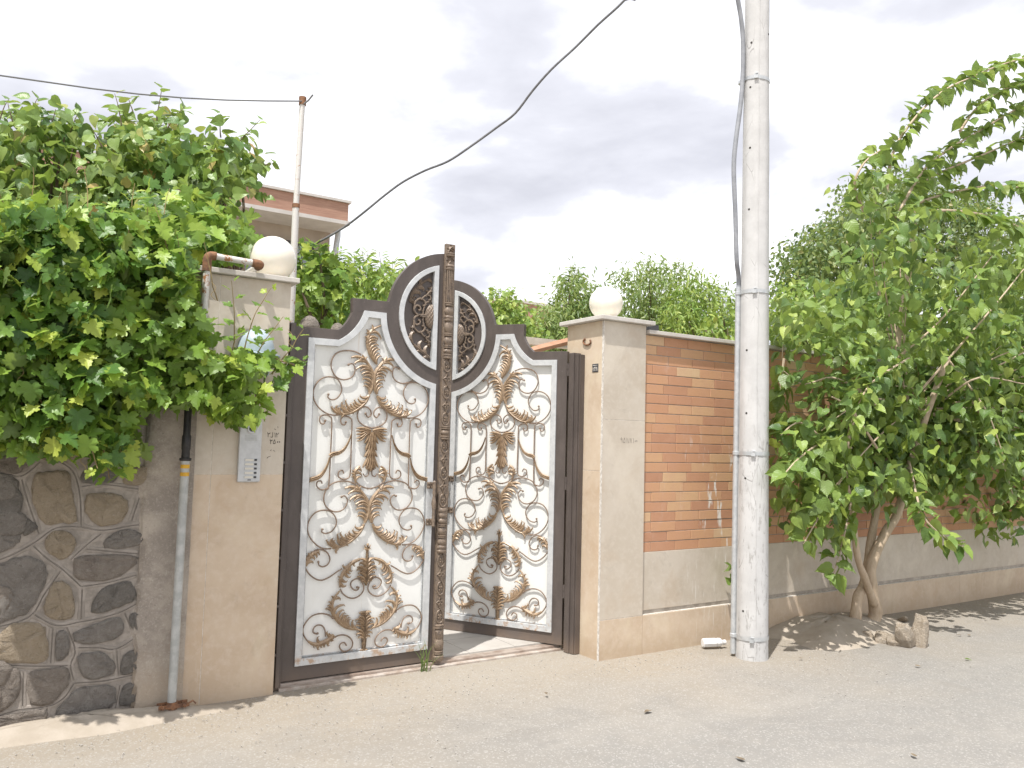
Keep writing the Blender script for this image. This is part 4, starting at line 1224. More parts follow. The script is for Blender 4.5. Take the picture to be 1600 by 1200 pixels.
# ================================================================== LAMPS, PIPES, POLE, WIRES
def centre(b, name, mat, loc, smooth=True, parent=None):
    b.v = [tuple(np.array(v) - np.array(loc)) for v in b.v]
    return b.build(name, mat, parent, smooth, loc=loc)
for (x, y, z, r, lab, ztop) in ((1.50, 5.32, 2.768, .149, 'larger cream globe lamp on the left pillar beside the rusty pipe', 2.606), (4.045, 4.95, 2.712, .1335, 'cream globe lamp on top of the right pillar by the brick wall', 2.566)):
    t = thing('globe_lamp', lab, 'lamp', (x, y, ztop), 'round globe lamps on the gate pillars')
    MB().sphere((0, 0, z - ztop), r, 40, 24).build('globe', M['globe'], t, 'all')
    MB().lathe([(r * .62, 0), (r * .62, .012), (r * .5, .022), (r * .5, max(.03, z - ztop - r * .85))], 24).build('collar', M['black'], t, True)

gp = thing('gas_pipe', 'gas riser pipe, grey below and rusty white where it crosses the left pillar', 'pipe', (0.953, 4.985, 0))
xp, yp = 0.953, 4.985
Off().tube([(xp - .004, yp, -.02), (xp, yp, 1.44)], .0245, 16).part('grey_pipe', M['pipe_grey'], gp, True)
for z in (1.36, 1.405): Off().lathe([(.0255, z - .011), (.0255, z + .011)], 16, Matrix.Translation((xp, yp, 0))).part('yellow_band', M['yellow'], gp, True)
Off().lathe([(.030, 1.437), (.034, 1.442), (.034, 1.452), (.024, 1.456), (.023, 1.50), (.026, 1.505), (.026, 1.58), (.021, 1.59), (.021, 1.80)], 16, Matrix.Translation((xp, yp, 0))).part('coupling', M['black'], gp, True)
Off().tube([(xp, yp, 1.80), (xp + .02, 4.97, 1.95), (1.008, 4.965, 2.10), (1.012, 4.965, 2.45)], .019, 14).part('upper_pipe', M['pipe_white'], gp, True)
e0 = (1.012, 4.965); zt = 2.655
Off().tube([(*e0, 2.56), (*e0, 2.60), (*e0, 2.61)], [.027, .027, .0265], 14).part('socket', M['rust'], gp, True)
Off().tube([(*e0, 2.45), (*e0, 2.57)], .020, 14).part('upper_pipe', M['pipe_white'], gp, True)
el_ = [(*e0, 2.60), (*e0, 2.625), (1.018, 4.965, 2.645), (1.032, 4.965, 2.655), (1.06, 4.965, 2.656)]
Off().tube(catmull(el_, 3), .0265, 14).part('elbow', M['rust'], gp, True)
Off().tube([(1.05, 4.965, 2.656), (1.285, 4.968, 2.648)], .0195, 14).part('cross_pipe', M['pipe_white'], gp, True)
Off().tube(catmull([(1.275, 4.968, 2.648), (1.30, 4.968, 2.647), (1.322, 4.978, 2.646), (1.328, 5.00, 2.644), (1.325, 5.03, 2.641)], 3), .0265, 14).part('elbow', M['rust'], gp, True)
Off().tube([(1.326, 5.02, 2.642), (1.320, 5.66, 2.632)], .0195, 14).part('cross_pipe', M['pipe_white'], gp, True)
b = Off().box(.875, 1.04, yp - .032, yp - .027, .040, .062); b.box(.875, 1.04, yp + .027, yp + .032, .040, .062)
for xx in (.898, 1.012): b.tube([(xx, yp - .045, .051), (xx, yp + .05, .051)], .006, 6); b.sphere((xx, yp - .04, .051), .012, 6, 4)
b.tube([(1.02, yp - .03, .051), (1.06, yp - .02, .066), (1.075, yp - .03, .05)], .005, 5); b.lathe([(.031, .03), (.031, .07)], 14, Matrix.Translation((xp, yp, 0)))
b.part('clamp', M['rust'], gp)

mp = thing('steel_pole', 'slim rust streaked steel pole standing behind the left pillar', 'pole', (1.742, 5.66, 0))
xt = at(473, 152, 5.66)
Off().tube([(1.745, 5.66, 0), (1.742, 5.66, 3.25)], .0245, 14).part('lower_tube', M['pole_steel'], mp, True)
Off().tube([(1.742, 5.66, 3.25), (xt[0], 5.66, xt[2])], .0205, 14).part('upper_tube', M['pole_steel'], mp, True)
Off().lathe([(.027, 3.235), (.027, 3.265)], 14, Matrix.Translation((1.742, 5.66, 0))).part('joint_ring', M['rust'], mp, True)
Off().lathe([(.0265, xt[2] - .06), (.0265, xt[2])], 14, Matrix.Translation((xt[0], 5.66, 0))).part('cap', M['rust'], mp, True)
Off().tube([(xt[0], 5.64, xt[2] - .06), (xt[0] + .03, 5.62, xt[2] - .03), (xt[0] + .055, 5.60, xt[2] + .012)], .006, 6).part('wire_hook', M['wire'], mp, True)
a, c = at(0, 117, 5.64), at(474, 158, 5.64)
d = a - c
pts = [c + d * t + np.array([0, 0, -.05 * math.sin(PI * min(t, 1.0))]) for t in np.linspace(0, 2.2, 16)]
tag(centre(Off().tube(pts, .0052, 6), 'steel_wire', M['wire'], pts[0]), 'thin straight wire running left from the top of the steel pole', 'wire')
# service cable sweeping up from the house to the top of the utility pole
W = [(462, 398, 7.6), (487, 384, 7.5), (520, 366, 7.35), (545, 350, 7.25), (572, 329, 7.1), (600, 306, 7.0), (630, 284, 6.9), (665, 266, 6.75), (700, 252, 6.6), (735, 229, 6.45), (775, 200, 6.3), (805, 177, 6.15), (832, 142, 6.0), (862, 108, 5.85), (900, 73, 5.7), (935, 38, 5.5), (976, 0, 5.3), (1020, -55, 5.1)]
pts = [at(*q) for q in W]
pts.append(np.array([4.95, 4.3, 8.3]))
pts = [pts[0] + np.array([-.2, .5, -.15]), pts[0] + np.array([-.05, .2, -.06])] + pts
tag(centre(Off().tube(catmull(pts, 4), .0105, 8), 'service_cable', M['cable'], pts[0]), 'thick dark service cable sweeping up across the cloudy sky', 'cable')

# utility pole
BX, BY = 4.968, 4.262
up = thing('utility_pole', 'tall round whitish concrete utility pole standing by the brick wall', 'utility pole', (BX, BY, 0))
def pc(z): return (BX + .0132 * z, BY + .006 * z)
def prd(z): return .1195 - .0047 * z
prof = [(z, prd(z)) for z in np.linspace(-.1, 9.0, 40)]
b = Off(); vs = []; fs = []; n = 40
for z, r in prof:
    cx, cy_ = pc(z)
    for k in range(n):
        w = 2 * PI * k / n
        rr = r * (1 + .012 * math.cos(8 * w)) * (1 + .004 * math.sin(z * 9 + k))
        vs.append((cx + rr * math.cos(w), cy_ + rr * math.sin(w), z))
for i in range(len(prof) - 1):
    for k in range(n):
        a, c = i * n + k, i * n + (k + 1) % n; fs.append((a, c, c + n, a + n))
fs.append(tuple((len(prof) - 1) * n + k for k in range(n)))
b.add(vs, fs); b.part('shaft', M['pole'], up, 'all')
vd = np.array([-BX, -BY]); vd /= np.linalg.norm(vd); va = math.atan2(vd[1], vd[0])
def onp(z, dang, dr=0.0):
    cx, cy_ = pc(z); r = prd(z) + dr
    return (cx + r * math.cos(va + dang), cy_ + r * math.sin(va + dang), z)
seam = [onp(z, .22 + .02 * math.sin(z * 5) , .0015) for z in np.linspace(0.02, 8.8, 90)]
Off().tube(seam, [.0032 + .0014 * math.sin(i * 2.3) for i in range(90)], 5).part('casting_seam', M['pole'], up, True)
for z, da in ((4.84, -.45), (4.92, 1.2), (4.47, -.5), (3.97, -.47), (3.47, -.5), (2.35, -.55), (1.86, -.52), (1.36, -.55), (.36, -.6)):
    p, q = np.array(onp(z, da, .0015)), np.array(onp(z, da, -.02))
    Off().tube([p, q], .0085, 10).part('bolt_hole', M['hole'], up)
def band(z, tilt, conduit=True):
    b = Off(); ring = []
    for k in range(33):
        w = 2 * PI * k / 32
        q = onp(z, w, .005); ring.append(np.array(q) + np.array([0, 0, tilt * math.cos(w - 1.2)]))
    vs, fs = [], []
    for q in ring:
        for dz in (-.014, .014): vs.append((q[0], q[1], q[2] + dz))
    for i in range(32): fs.append((2 * i, 2 * i + 2, 2 * i + 3, 2 * i + 1))
    b.add(vs, fs)
    cx, cy_, _ = onp(z, -1.52, .018)
    b.lathe([(.026, z - .014), (.028, z - .012), (.028, z + .012), (.026, z + .014)], 14, Matrix.Translation((cx, cy_, 0)))
    q = onp(z, -.02, .012)
    Mx = Matrix.Translation(q) @ Matrix.Rotation(va, 4, 'Z')
    b.box(-.006, .008, -.015, .015, -.020, .020, Mx); b.tube([onp(z + .018, -.06, .02), onp(z + .018, .10, .02)], .005, 6)
    b.part('strap', M['galv'], up, True)
for z, t in ((4.55, -.012), (2.815, .0), (1.55, .0), (.158, .004)): band(z, t)
cd = thing('conduit', 'grey galvanised conduit strapped to the left side of the utility pole', 'conduit', onp(0, -1.52, .018)[:2] + (0,))
cpts = [onp(z, -1.52, .020) for z in np.linspace(.02, 2.86, 14)]
Off().tube(cpts, .0215, 14).part('steel_tube', M['galv'], cd, True)
ca = [onp(2.80, -1.52, .02), onp(2.95, -1.52, .02)]
fx = []
for px, py in ((1151, 405), (1149, 333), (1146.5, 262), (1150, 217), (1157, 165), (1160.5, 117), (1161, 67), (1158, 30), (1153, 0), (1147, -40)):
    q = at(px, py, 4.33)
    fx.append(q)
fx += [np.array([pc(6.2)[0] - .13, 4.33, 6.2]), np.array([pc(7.4)[0] - .11, 4.31, 7.4])]
Off().tube(catmull(ca + fx, 5), .0180, 10).part('flexible_sleeve', M['flex'], cd, True)

# intercom on the left pillar
IX0, IX1, IZ0, IZ1, IYF = 1.272, 1.407, 1.310, 1.690, 5.052
ic = thing('intercom', 'aluminium video intercom with five call buttons on the left pillar', 'intercom', (1.34, 5.08, IZ0))
Off().box(IX0, IX1, IYF, 5.0795, IZ0, IZ1).part('faceplate', M['alu'], ic, bevel=.004)
Off().box(IX0 + .006, IX1 - .006, IYF + .012, 5.0798, IZ0 - .004, IZ1 + .004).part('back_box', M['pipe_grey'], ic)
lm = Matrix.Translation((1.343, IYF, 1.636)) @ Matrix.Rotation(PI / 2, 4, 'X')
cam_b = Off().lathe([(.031, -.004), (.031, .006), (.027, .010), (.020, .010), (.018, .004)], 24, lm).part('camera_ring', M['galv'], ic, True)
Off().lathe([(.0165, 0), (.0165, .008), (.010, .012), (.001, .0135)], 20, lm).part('camera_lens', M['glass'], ic, True)
for i in range(6):
    for j in range(3):
        pass
b = Off()
for i in range(9):
    for j in range(4):
        b.box(1.305 + i * .0085, 1.3105 + i * .0085, IYF - .0012, IYF + .001, 1.563 + j * .009, 1.5675 + j * .009)
b.part('speaker_grille', M['pipe_grey'], ic)
for k in range(5):
    z = 1.444 - k * .0265
    o = Off().box(1.309, 1.385, IYF - .0025, IYF + .001, z - .0085, z + .0085).part('call_button', M['galv'], ic, bevel=.0015)
    Off().box(1.312, 1.362, IYF - .0035, IYF - .0026, z - .006, z + .006).part('name_card', M['label'], o)
    Off().box(1.367, 1.383, IYF - .0042, IYF - .0026, z - .006, z + .006).part('push_key', M['frame_dk'], o)
Off().box(1.331, 1.352, IYF - .0012, IYF + .001, 1.674, 1.680).part('badge', M['frame_dk'], ic)
Off().box(1.331, 1.352, IYF - .0012, IYF + .001, 1.318, 1.324).part('badge', M['frame_dk'], ic)

# pale blue hood half hidden by the vine
hq = at(405, 542, 5.0)
hd = thing('lamp_hood', 'pale blue grey plastic hood on the left pillar half hidden by vine leaves', 'hood', (hq[0], 5.08, hq[2] - .08))
b = Off(); n = 20; vs = []; fs = []
for i in range(9):
    a = PI / 2 * i / 8
    for k in range(n + 1):
        w = PI + PI * k / n
        vs.append((hq[0] + .115 * math.cos(a * .98) * math.cos(w), 5.078 + .115 * math.cos(a * .98) * math.sin(w), hq[2] - .03 + .155 * math.sin(a)))
for i in range(8):
    for k in range(n):
        q = i * (n + 1) + k; fs.append((q, q + 1, q + n + 2, q + n + 1))
b.add(vs, fs); b.part('dome', M['hood'], hd, 'all')
b = Off(); vs = []; fs = []
for rr, z in ((.110, .0), (.150, -.012), (.152, -.020), (.110, -.012)):
    for k in range(n + 1):
        w = PI + PI * k / n; vs.append((hq[0] + rr * math.cos(w), 5.078 + rr * math.sin(w), hq[2] - .03 + z))
for i in range(3):
    for k in range(n):
        q = i * (n + 1) + k; fs.append((q, q + 1, q + n + 2, q + n + 1))
b.add(vs, fs); b.part('brim', M['hood'], hd, True)
Off().lathe([(.085, hq[2] - .17), (.095, hq[2] - .10), (.092, hq[2] - .05)], 18, Matrix.Translation((hq[0], 5.078 - .0, 0)) ).part('body', M['hood'], hd, True)

# ------------------------------------------------------------------ writing
DIG = {
 '0': [[(.18, .48), (.30, .58), (.36, .44), (.24, .38), (.18, .48)]],
 '1': [[(.12, 1), (.22, .6), (.28, 0)]],
 '2': [[(.0, 1), (.12, .6), (.18, 0)], [(.04, .86), (.2, .68), (.42, .74), (.5, 1)]],
 '3': [[(.0, 1), (.12, .6), (.18, 0)], [(.04, .86), (.14, .68), (.26, .72), (.30, .92)], [(.28, .75), (.42, .70), (.54, 1)]],
 '5': [[(.28, 1), (.08, .5), (.04, .18), (.14, .05), (.26, .22), (.40, .05), (.50, .22), (.44, .55), (.28, 1)]],
 '7': [[(0, 1), (.22, 0), (.46, 1)]],
 '8': [[(0, 0), (.24, 1), (.46, 0)]],
 '9': [[(.36, .72), (.14, .62), (.06, .84), (.22, 1), (.36, .9), (.36, .72), (.40, 0)]],
 '-': [[(.55, .12), (.3, .06), (.0, .12)]],
 'L': [[(.40, 1.05), (.38, .1), (.22, .02), (.0, .12)]],
}
def write(name, label, text, fn, h, adv, mat, rad=.0016, seed=1):
    """strokes in handwriting; fn(u,v) gives the world point on the face"""
    rg = random.Random(seed); b = Off(); u = 0
    for ch in text:
        if ch == ' ': u += adv * .6; continue
        for st in DIG[ch]:
            P = catmull([(q[0] * h * (1 + rg.uniform(-.08, .08)), q[1] * h * (1 + rg.uniform(-.06, .06))) for q in st], 4)
            b.tube([fn(u + p[0], p[1]) for p in P], rad, 5)
        u += adv * (.62 if ch in '01' else 1)
    return b
b = write('', '', '3L12', lambda u, v: (1.448 + u, 5.0792, 1.585 + v), .030, .021, M['ink'], .0013)
b2 = write('', '', '3500', lambda u, v: (1.466 + u, 5.0792, 1.543 + v), .028, .020, M['ink'], .0013, 2); b.add(b2.v, b2.f)
for q in ((1.49, 1.64, 1.50, 1.632), (1.51, 1.655, 1.513, 1.645), (1.47, 1.50, 1.478, 1.508), (1.49, 1.505, 1.50, 1.497), (1.455, 1.46, 1.475, 1.468), (1.452, 1.452, 1.458, 1.46)):
    b.tube([(q[0], 5.0792, q[1]), (q[2], 5.0792, q[3])], .0012, 5)
tag(centre(b, 'marker_writing', M['ink'], (1.48, 5.079, 1.56)), 'two lines of black handwritten Persian digits on the left pillar beside the intercom', 'writing')
b = write('', '', '95178100', lambda u, v: (4.03 + u, 4.7292, 1.607 + v), .038, .026, M['pencil'], .0011, 3)
tag(centre(b, 'pencil_writing', M['pencil'], (4.1, 4.729, 1.62)), 'faint pencilled row of Persian digits on the right pillar', 'writing')
npl = thing('number_plate', 'small dark house number plate on the right pillar reveal', 'sign', (3.849, 4.825, 2.14))
Off().box(3.8465, 3.8497, 4.789, 4.861, 2.141, 2.205).part('plate', M['frame_dk'], npl, bevel=.001)
b = write('', '', '238', lambda u, v: (3.8462, 4.853 - u, 2.150 + v), .030, .020, M['grout'], .0020, 4)
b.tube([(3.8462, 4.855, 2.193), (3.8462, 4.797, 2.193)], .0018, 4)
b.part('digits', M['grout'], npl)
bx = at(1017, 514, 4.86)
tag(centre(Off().box(bx[0] - .055, bx[0] + .05, 4.82, 4.92, 2.4985, 2.565), 'metal_box', M['frame_dk'], (bx[0], 4.87, 2.4985), False), 'small black metal box on the brick wall coping beside the right pillar', 'box')

# litter by the pole: a white bottle on its side
bt = thing('plastic_bottle', 'crushed white plastic bottle lying by the foot of the utility pole', 'bottle', (4.90, 4.60, 0.045))
dx = np.array([.94, -.34, 0]); dx /= np.linalg.norm(dx)
R_ = Matrix(((dx[0], -dx[1], 0, 0), (dx[1], dx[0], 0, 0), (0, 0, 1, 0), (0, 0, 0, 1)))
Mb = R_ @ Matrix.Rotation(PI / 2, 4, 'Y')
MB().lathe([(.030, -.085), (.036, -.078), (.036, .02), (.033, .035), (.036, .045), (.034, .065), (.018, .085), (.016, .095)], 8, Mb).build('body', M['white_pl'], bt, False, .003)
MB().lathe([(.019, .094), (.020, .098), (.020, .112), (.017, .114)], 12, Mb).build('cap', M['white_pl'], bt, True)
tag(bt)
# rocks round the mulberry
def rock(px, py, w, d, h, lab, seed, lean=0):
    rg = random.Random(seed)
    dd = ray(px, py); t = -(CAMZ - .02) / dd[2]; c = np.array([0, 0, CAMZ]) + dd * t
    bm = bmesh.new(); bmesh.ops.create_icosphere(bm, subdivisions=2, radius=1)
    for v in bm.verts:
        q = v.co; q = Vector([math.copysign(abs(k) ** .6, k) for k in q])
        tp_ = 1 - .22 * max(0, q.z); v.co = Vector((q.x * w / 2 * tp_ + .10 * w * q.z * math.sin(seed * 2.1), q.y * d / 2 * tp_, q.z * h / 2)) * (1 + rg.uniform(-.15, .15))
    bmesh.ops.transform(bm, verts=bm.verts, matrix=Matrix.Rotation(lean, 4, 'Y') @ Matrix.Rotation(rg.uniform(0, 1), 4, 'Z'))
    me = bpy.data.meshes.new('rock'); bm.to_mesh(me); bm.free(); me.materials.append(M['rock'])
    o = link('rock', me); o.location = (c[0], c[1], h * .36)
    tag(o, lab, 'rock', 'rocks ringing the mulberry trunk')
for a in ((1437, 1006, .10, .14, .30, 'tall upright sharp edged pale rock at the right end of the ring', 1, .12), (1412, 1007, .14, .15, .22, 'broad pale rock with a whitish face beside the tall upright one', 2, -.25), (1397, 1004, .13, .12, .10, 'flat low tan rock in front of the mulberry trunk', 3),
          (1378, 1000, .15, .13, .10, 'round reddish tan rock just under the trunk', 4), (1356, 996, .10, .10, .09, 'small dark shaded rock directly below the trunk', 5), (1332, 985, .14, .13, .13, 'pinkish rock left of the trunk, half buried', 6),
          (1296, 988, .20, .16, .14, 'wide half buried grey rock on the sand bank toward the pole', 7), (1411, 968, .16, .06, .05, 'thin pale slab of rock tipped behind the ring', 8, .6)):
    rock(*a)

# ================================================================== PLANTS
def outline_leaf(half, folds=0.14, droop=0.16):
    """leaf along +Y, unit length, folded along the midrib; returns verts, faces, uv"""
    L = [(-x, y) for x, y in half[::-1] if x > 1e-6]
    ring = [h for h in half] + L
    c = (0.0, 0.36)
    def z(p): return abs(p[0]) * folds * 1.4 - droop * (p[1] ** 2) + 0.03 * math.sin(9 * p[1] + 4 * abs(p[0]))
    V = [(c[0], c[1], z(c))] + [(p[0], p[1], z(p)) for p in ring]
    n = len(ring)
    Fc = [(0, 1 + i, 1 + (i + 1) % n) for i in range(n)]
    return np.array(V), Fc, np.array([(v[0], v[1]) for v in V])
def variants(half, f, d):
    out_ = []
    for k, (ff, dd, sk, tw) in enumerate(((1, 1, 0, 0), (1.9, .35, .10, .18), (.35, 1.9, -.12, -.22))):
        V, Fc, U = outline_leaf(half, f * ff, d * dd)
        V = V.copy(); V[:, 2] += tw * V[:, 0] * V[:, 1] + .05 * math.sin(k) * np.sin(7 * V[:, 0] + 3 * k); V[:, 0] = V[:, 0] * np.where(V[:, 0] > 0, 1 - sk, 1 + sk) + sk * .6 * V[:, 1] ** 2
        out_.append((V, Fc, U))
    return out_
GRAPE = variants([(0, .06), (.14, -.10), (.30, -.10), (.37, 0), (.47, .05), (.41, .15), (.35, .22), (.52, .27), (.60, .43), (.50, .46), (.48, .60), (.37, .55), (.25, .53), (.30, .66), (.22, .74), (.20, .87), (.10, .89), (0, 1.04)], .14, .16)
HEART = variants([(0, .03), (.20, -.04), (.40, .10), (.45, .30), (.36, .55), (.19, .78), (.06, .93), (0, 1.05)], .18, .22)
MULB = variants([(0, .03), (.19, -.05), (.38, .09), (.43, .27), (.41, .40), (.36, .47), (.34, .60), (.24, .73), (.14, .88), (.05, .98), (0, 1.12)], .16, .25)
LANCE = [(np.array([(0, 0, 0), (.13, .3, .03), (.12, .62, 0), (0, 1, -.12), (-.12, .62, 0), (-.13, .3, .03), (0, .45, -.04)]), [(0, 1, 6), (1, 2, 6), (2, 3, 6), (3, 4, 6), (4, 5, 6), (5, 0, 6)], np.zeros((7, 2)))]
OVAL = [(np.array([(0, 0, 0), (.30, .35, .06), (.22, .72, .02), (0, 1, -.1), (-.22, .72, .02), (-.30, .35, .06)]), [(0, 1, 2, 3), (0, 3, 4, 5)], np.zeros((6, 2)))]

def leaf_mesh(name, tpl, mat):
    V, Fc, U = tpl
    me = bpy.data.meshes.new(name); me.from_pydata(V.tolist(), [], Fc)
    uv = me.uv_layers.new(name='UVMap')
    idx = np.zeros(len(me.loops), int); me.loops.foreach_get('vertex_index', idx)
    uv.data.foreach_set('uv', U[idx].ravel())
    me.materials.append(mat); me.polygons.foreach_set('use_smooth', [True] * len(me.polygons))
    return me
def bulk(name, tpl, mats, mat, parent, loc):
    V, Fc, U = tpl
    n = len(mats); k = len(V)
    W = np.einsum('nij,kj->nki', mats[:, :3, :3], V) + mats[:, None, :3, 3] - np.array(loc)
    sizes = np.array([len(f) for f in Fc]); li = np.concatenate([np.array(f) for f in Fc])
    me = bpy.data.meshes.new(name)
    me.vertices.add(n * k); me.vertices.foreach_set('co', W.ravel().astype(np.float32))
    loops = (li[None, :] + (np.arange(n) * k)[:, None]).ravel()
    me.loops.add(len(loops)); me.loops.foreach_set('vertex_index', loops.astype(np.int32))
    st = np.r_[0, np.cumsum(np.tile(sizes, n))[:-1]]
    me.polygons.add(n * len(Fc)); me.polygons.foreach_set('loop_start', st.astype(np.int32))
    me.polygons.foreach_set('use_smooth', np.ones(n * len(Fc), bool))
    uv = me.uv_layers.new(name='UVMap'); uv.data.foreach_set('uv', U[loops % k].ravel().astype(np.float32))
    me.materials.append(mat); me.update(calc_edges=True); me.validate()
    return tag(link(name, me, parent), kind='stuff')
def frames(pos, tip, nrm, size):
    """leaf matrices: local Y along tip, local Z along nrm"""
    tip = tip / (np.linalg.norm(tip, axis=1, keepdims=True) + 1e-9)
    x = np.cross(tip, nrm); x /= (np.linalg.norm(x, axis=1, keepdims=True) + 1e-9)
    z = np.cross(x, tip)
    n = len(pos); m = np.zeros((n, 4, 4))
    s = np.asarray(size)[:, None]
    m[:, :3, 0] = x * s * RNG.uniform(.85, 1.12, (n, 1)); m[:, :3, 1] = tip * s; m[:, :3, 2] = z * s
    m[:, :3, 3] = pos; m[:, 3, 3] = 1
    return m
def in_poly(P, poly):
    x, y = P[:, 0], P[:, 1]; r = np.zeros(len(P), bool); q = np.array(poly, float); j = len(q) - 1
    for i in range(len(q)):
        c = ((q[i, 1] > y) != (q[j, 1] > y)) & (x < (q[j, 0] - q[i, 0]) * (y - q[i, 1]) / (q[j, 1] - q[i, 1] + 1e-12) + q[i, 0])
        r ^= c; j = i
    return r
def sample_poly(poly, n):
    q = np.array(poly, float); lo, hi = q.min(0), q.max(0); out_ = []
    while len(out_) < n:
        P = RNG.uniform(lo, hi, (n * 3, 2)); out_ += list(P[in_poly(P, poly)])
    return np.array(out_[:n])
def pts_at(px, Y):
    return np.array([at(p[0], p[1], y) for p, y in zip(px, Y)])
FACE = np.array([-.30, -.55, .78])
def leaves_round(cent, per, rad, size, up=0.0, face=0.7, jit=.55, outw=0.35):
    """leaves scattered round cluster centres"""
    n = len(cent) * per
    c = np.repeat(cent, per, 0)
    off = np.clip(RNG.normal(0, 1, (n, 3)), -1.7, 1.7) * np.asarray(rad)
    pos = c + off
    nr = FACE * face + RNG.normal(0, jit, (n, 3)) + off / (np.linalg.norm(off, axis=1, keepdims=True) + 1e-6) * outw + np.array([0, 0, .25])
    tp = np.array([0, 0, -.75 + up]) + RNG.normal(0, .6, (n, 3)) + off / (np.linalg.norm(off, axis=1, keepdims=True) + 1e-6) * .5
    return frames(pos, tp, nr, RNG.uniform(size[0], size[1], n))
def pick_front(mats, n=290, cell=20):
    """indices of the leaves that show: the front ones per patch of the picture"""
    P = mats[:, :3, 3] + mats[:, :3, 1] * .4
    v = P - np.array([0, 0, CAMZ]); z = v @ cf
    x = 800 + F * (v @ cr) / z; y = 600 - F * (v @ cu) / z
    ok = (x > 0) & (x < 1600) & (y > 0) & (y < 1200)
    key = (np.floor(x / cell) * 1000 + np.floor(y / cell)).astype(int)
    order = np.argsort(z); seen = {}; rank = np.full(len(P), 99)
    for i in order:
        if not ok[i]: continue
        r = seen.get(key[i], 0); rank[i] = r; seen[key[i]] = r + 1
    sc_ = rank * 10 - np.linalg.norm(mats[:, :3, 1], axis=1) / z * 60
    sel = np.argsort(sc_)[:n]
    return sel[rank[sel] < 99]
def leafy(parent, mats, tpl, mat, n=290, name='leaf', rest='foliage', cell=20):
    loc = np.array(parent.location)
    sel = pick_front(mats, n, cell) if n else np.array([], int)
    mes = [leaf_mesh(name, q, mat) for q in tpl]
    for j, i in enumerate(sel):
        o = link(name, mes[j % len(mes)], parent)
        mm = mats[i].copy(); mm[:3, 3] -= loc
        o.matrix_local = Matrix(mm.tolist())
    mask = np.ones(len(mats), bool); mask[sel] = False
    if mask.any():
        R = mats[mask]; k = len(tpl)
        for j in range(k):
            if len(R[j::k]): bulk(rest, tpl[j], R[j::k], mat, parent, loc)
def shoot(p0, d0, L, n, size0, size1, curve=0.35, sag=0.0, hang=.6):
    """a leafy shoot: returns polyline and leaf matrices, leaves alternate and shrink to the tip"""
    d = np.array(d0, float); d /= np.linalg.norm(d); p = np.array(p0, float); P = [p.copy()]
    for k in range(n):
        d = d + RNG.normal(0, curve / 3, 3) + np.array([0, 0, -sag]); d /= np.linalg.norm(d)
        p = p + d * L / n; P.append(p.copy())
    P = np.array(P); pos, tp, nr, sz = [], [], [], []
    for k in range(1, n + 1):
        t = P[k] - P[k - 1]; t /= np.linalg.norm(t)
        s = np.cross(t, FACE); s /= np.linalg.norm(s); s *= (1 if k % 2 else -1)
        f = k / n
        sz.append((size0 * (1 - f) + size1 * f) * RNG.uniform(.85, 1.1))
        tv = s * .8 + t * .6 + np.array([0, 0, -hang * (1 - f)]) + RNG.normal(0, .25, 3)
        pos.append(P[k] + s * .02); tp.append(tv); nr.append(FACE * .6 + np.array([0, 0, .7]) + RNG.normal(0, .35, 3))
    return P, frames(np.array(pos), np.array(tp), np.array(nr), np.array(sz))
def along(P, step, size, hang=.7, spread=.8):
    """leaves along a branch polyline, alternating, hanging"""
    P = np.array(catmull(P, 6)); seg = np.r_[0, np.cumsum(np.linalg.norm(np.diff(P, axis=0), axis=1))]
    pos, tp, nr, sz = [], [], [], []
    s_ = 0.05; k = 0
    while s_ < seg[-1]:
        i = min(int(np.searchsorted(seg, s_)), len(P) - 2); t = P[i + 1] - P[i]; t /= np.linalg.norm(t) + 1e-9
        for rep in range(2 if RNG.random() < .55 else 1):
            sd = np.cross(t, FACE + RNG.normal(0, .4, 3)); sd /= np.linalg.norm(sd); sd *= (1 if (k + rep) % 2 else -1)
            pos.append(P[i] + sd * .025 + RNG.normal(0, .012, 3)); tp.append(sd * spread * RNG.uniform(.6, 1.4) + t * RNG.uniform(.1, .8) + np.array([0, 0, -hang * RNG.uniform(-.25, 1.5)]) + RNG.normal(0, .4, 3))
            nr.append(FACE * .6 + np.array([0, 0, .6]) + RNG.normal(0, .45, 3)); sz.append(RNG.uniform(*size))
        s_ += step * RNG.uniform(.7, 1.3); k += 1
    return frames(np.array(pos), np.array(tp), np.array(nr), np.array(sz))
def limbs(ob, base, cents, r0, r1, n):
    """thin branches from a base point out to some cluster centres"""
    b = Off()
    for c in cents[RNG.choice(len(cents), min(n, len(cents)), replace=False)]:
        mid = base + (c - base) * .55 + RNG.normal(0, .06, 3) + np.array([0, 0, .05])
        b.tube(catmull([base, mid, c], 4), list(np.linspace(r0, r1, 9)), 5)
    return b

# ------------------------------------------------------------------ grape vine
vine = thing('grape_vine', 'dense grape vine with lobed leaves spilling over the stone wall and left pillar', 'vine', (0.4, 5.2, 0))
mats = []
VP = [(-70, 330), (40, 320), (100, 325), (180, 330), (250, 345), (285, 365), (296, 420), (304, 470), (318, 525), (360, 562), (425, 565), (440, 590), (400, 625), (395, 650), (330, 640), (285, 612), (240, 620), (200, 640), (205, 690), (180, 712), (150, 690), (110, 700), (60, 690), (20, 685), (-70, 700)]
px = sample_poly(VP, 760); c = pts_at(px, 4.60 + .44 * RNG.beta(1.3, 1.2, len(px))); mats.append(leaves_round(c, 5, (.05, .05, .045), (.060, .112)))
px = sample_poly([(-70, 330), (300, 350), (310, 600), (180, 640), (-70, 650)], 200); c2 = pts_at(px, RNG.uniform(5.0, 5.5, len(px))); mats.append(leaves_round(c2, 3, (.06, .07, .06), (.10, .15)))
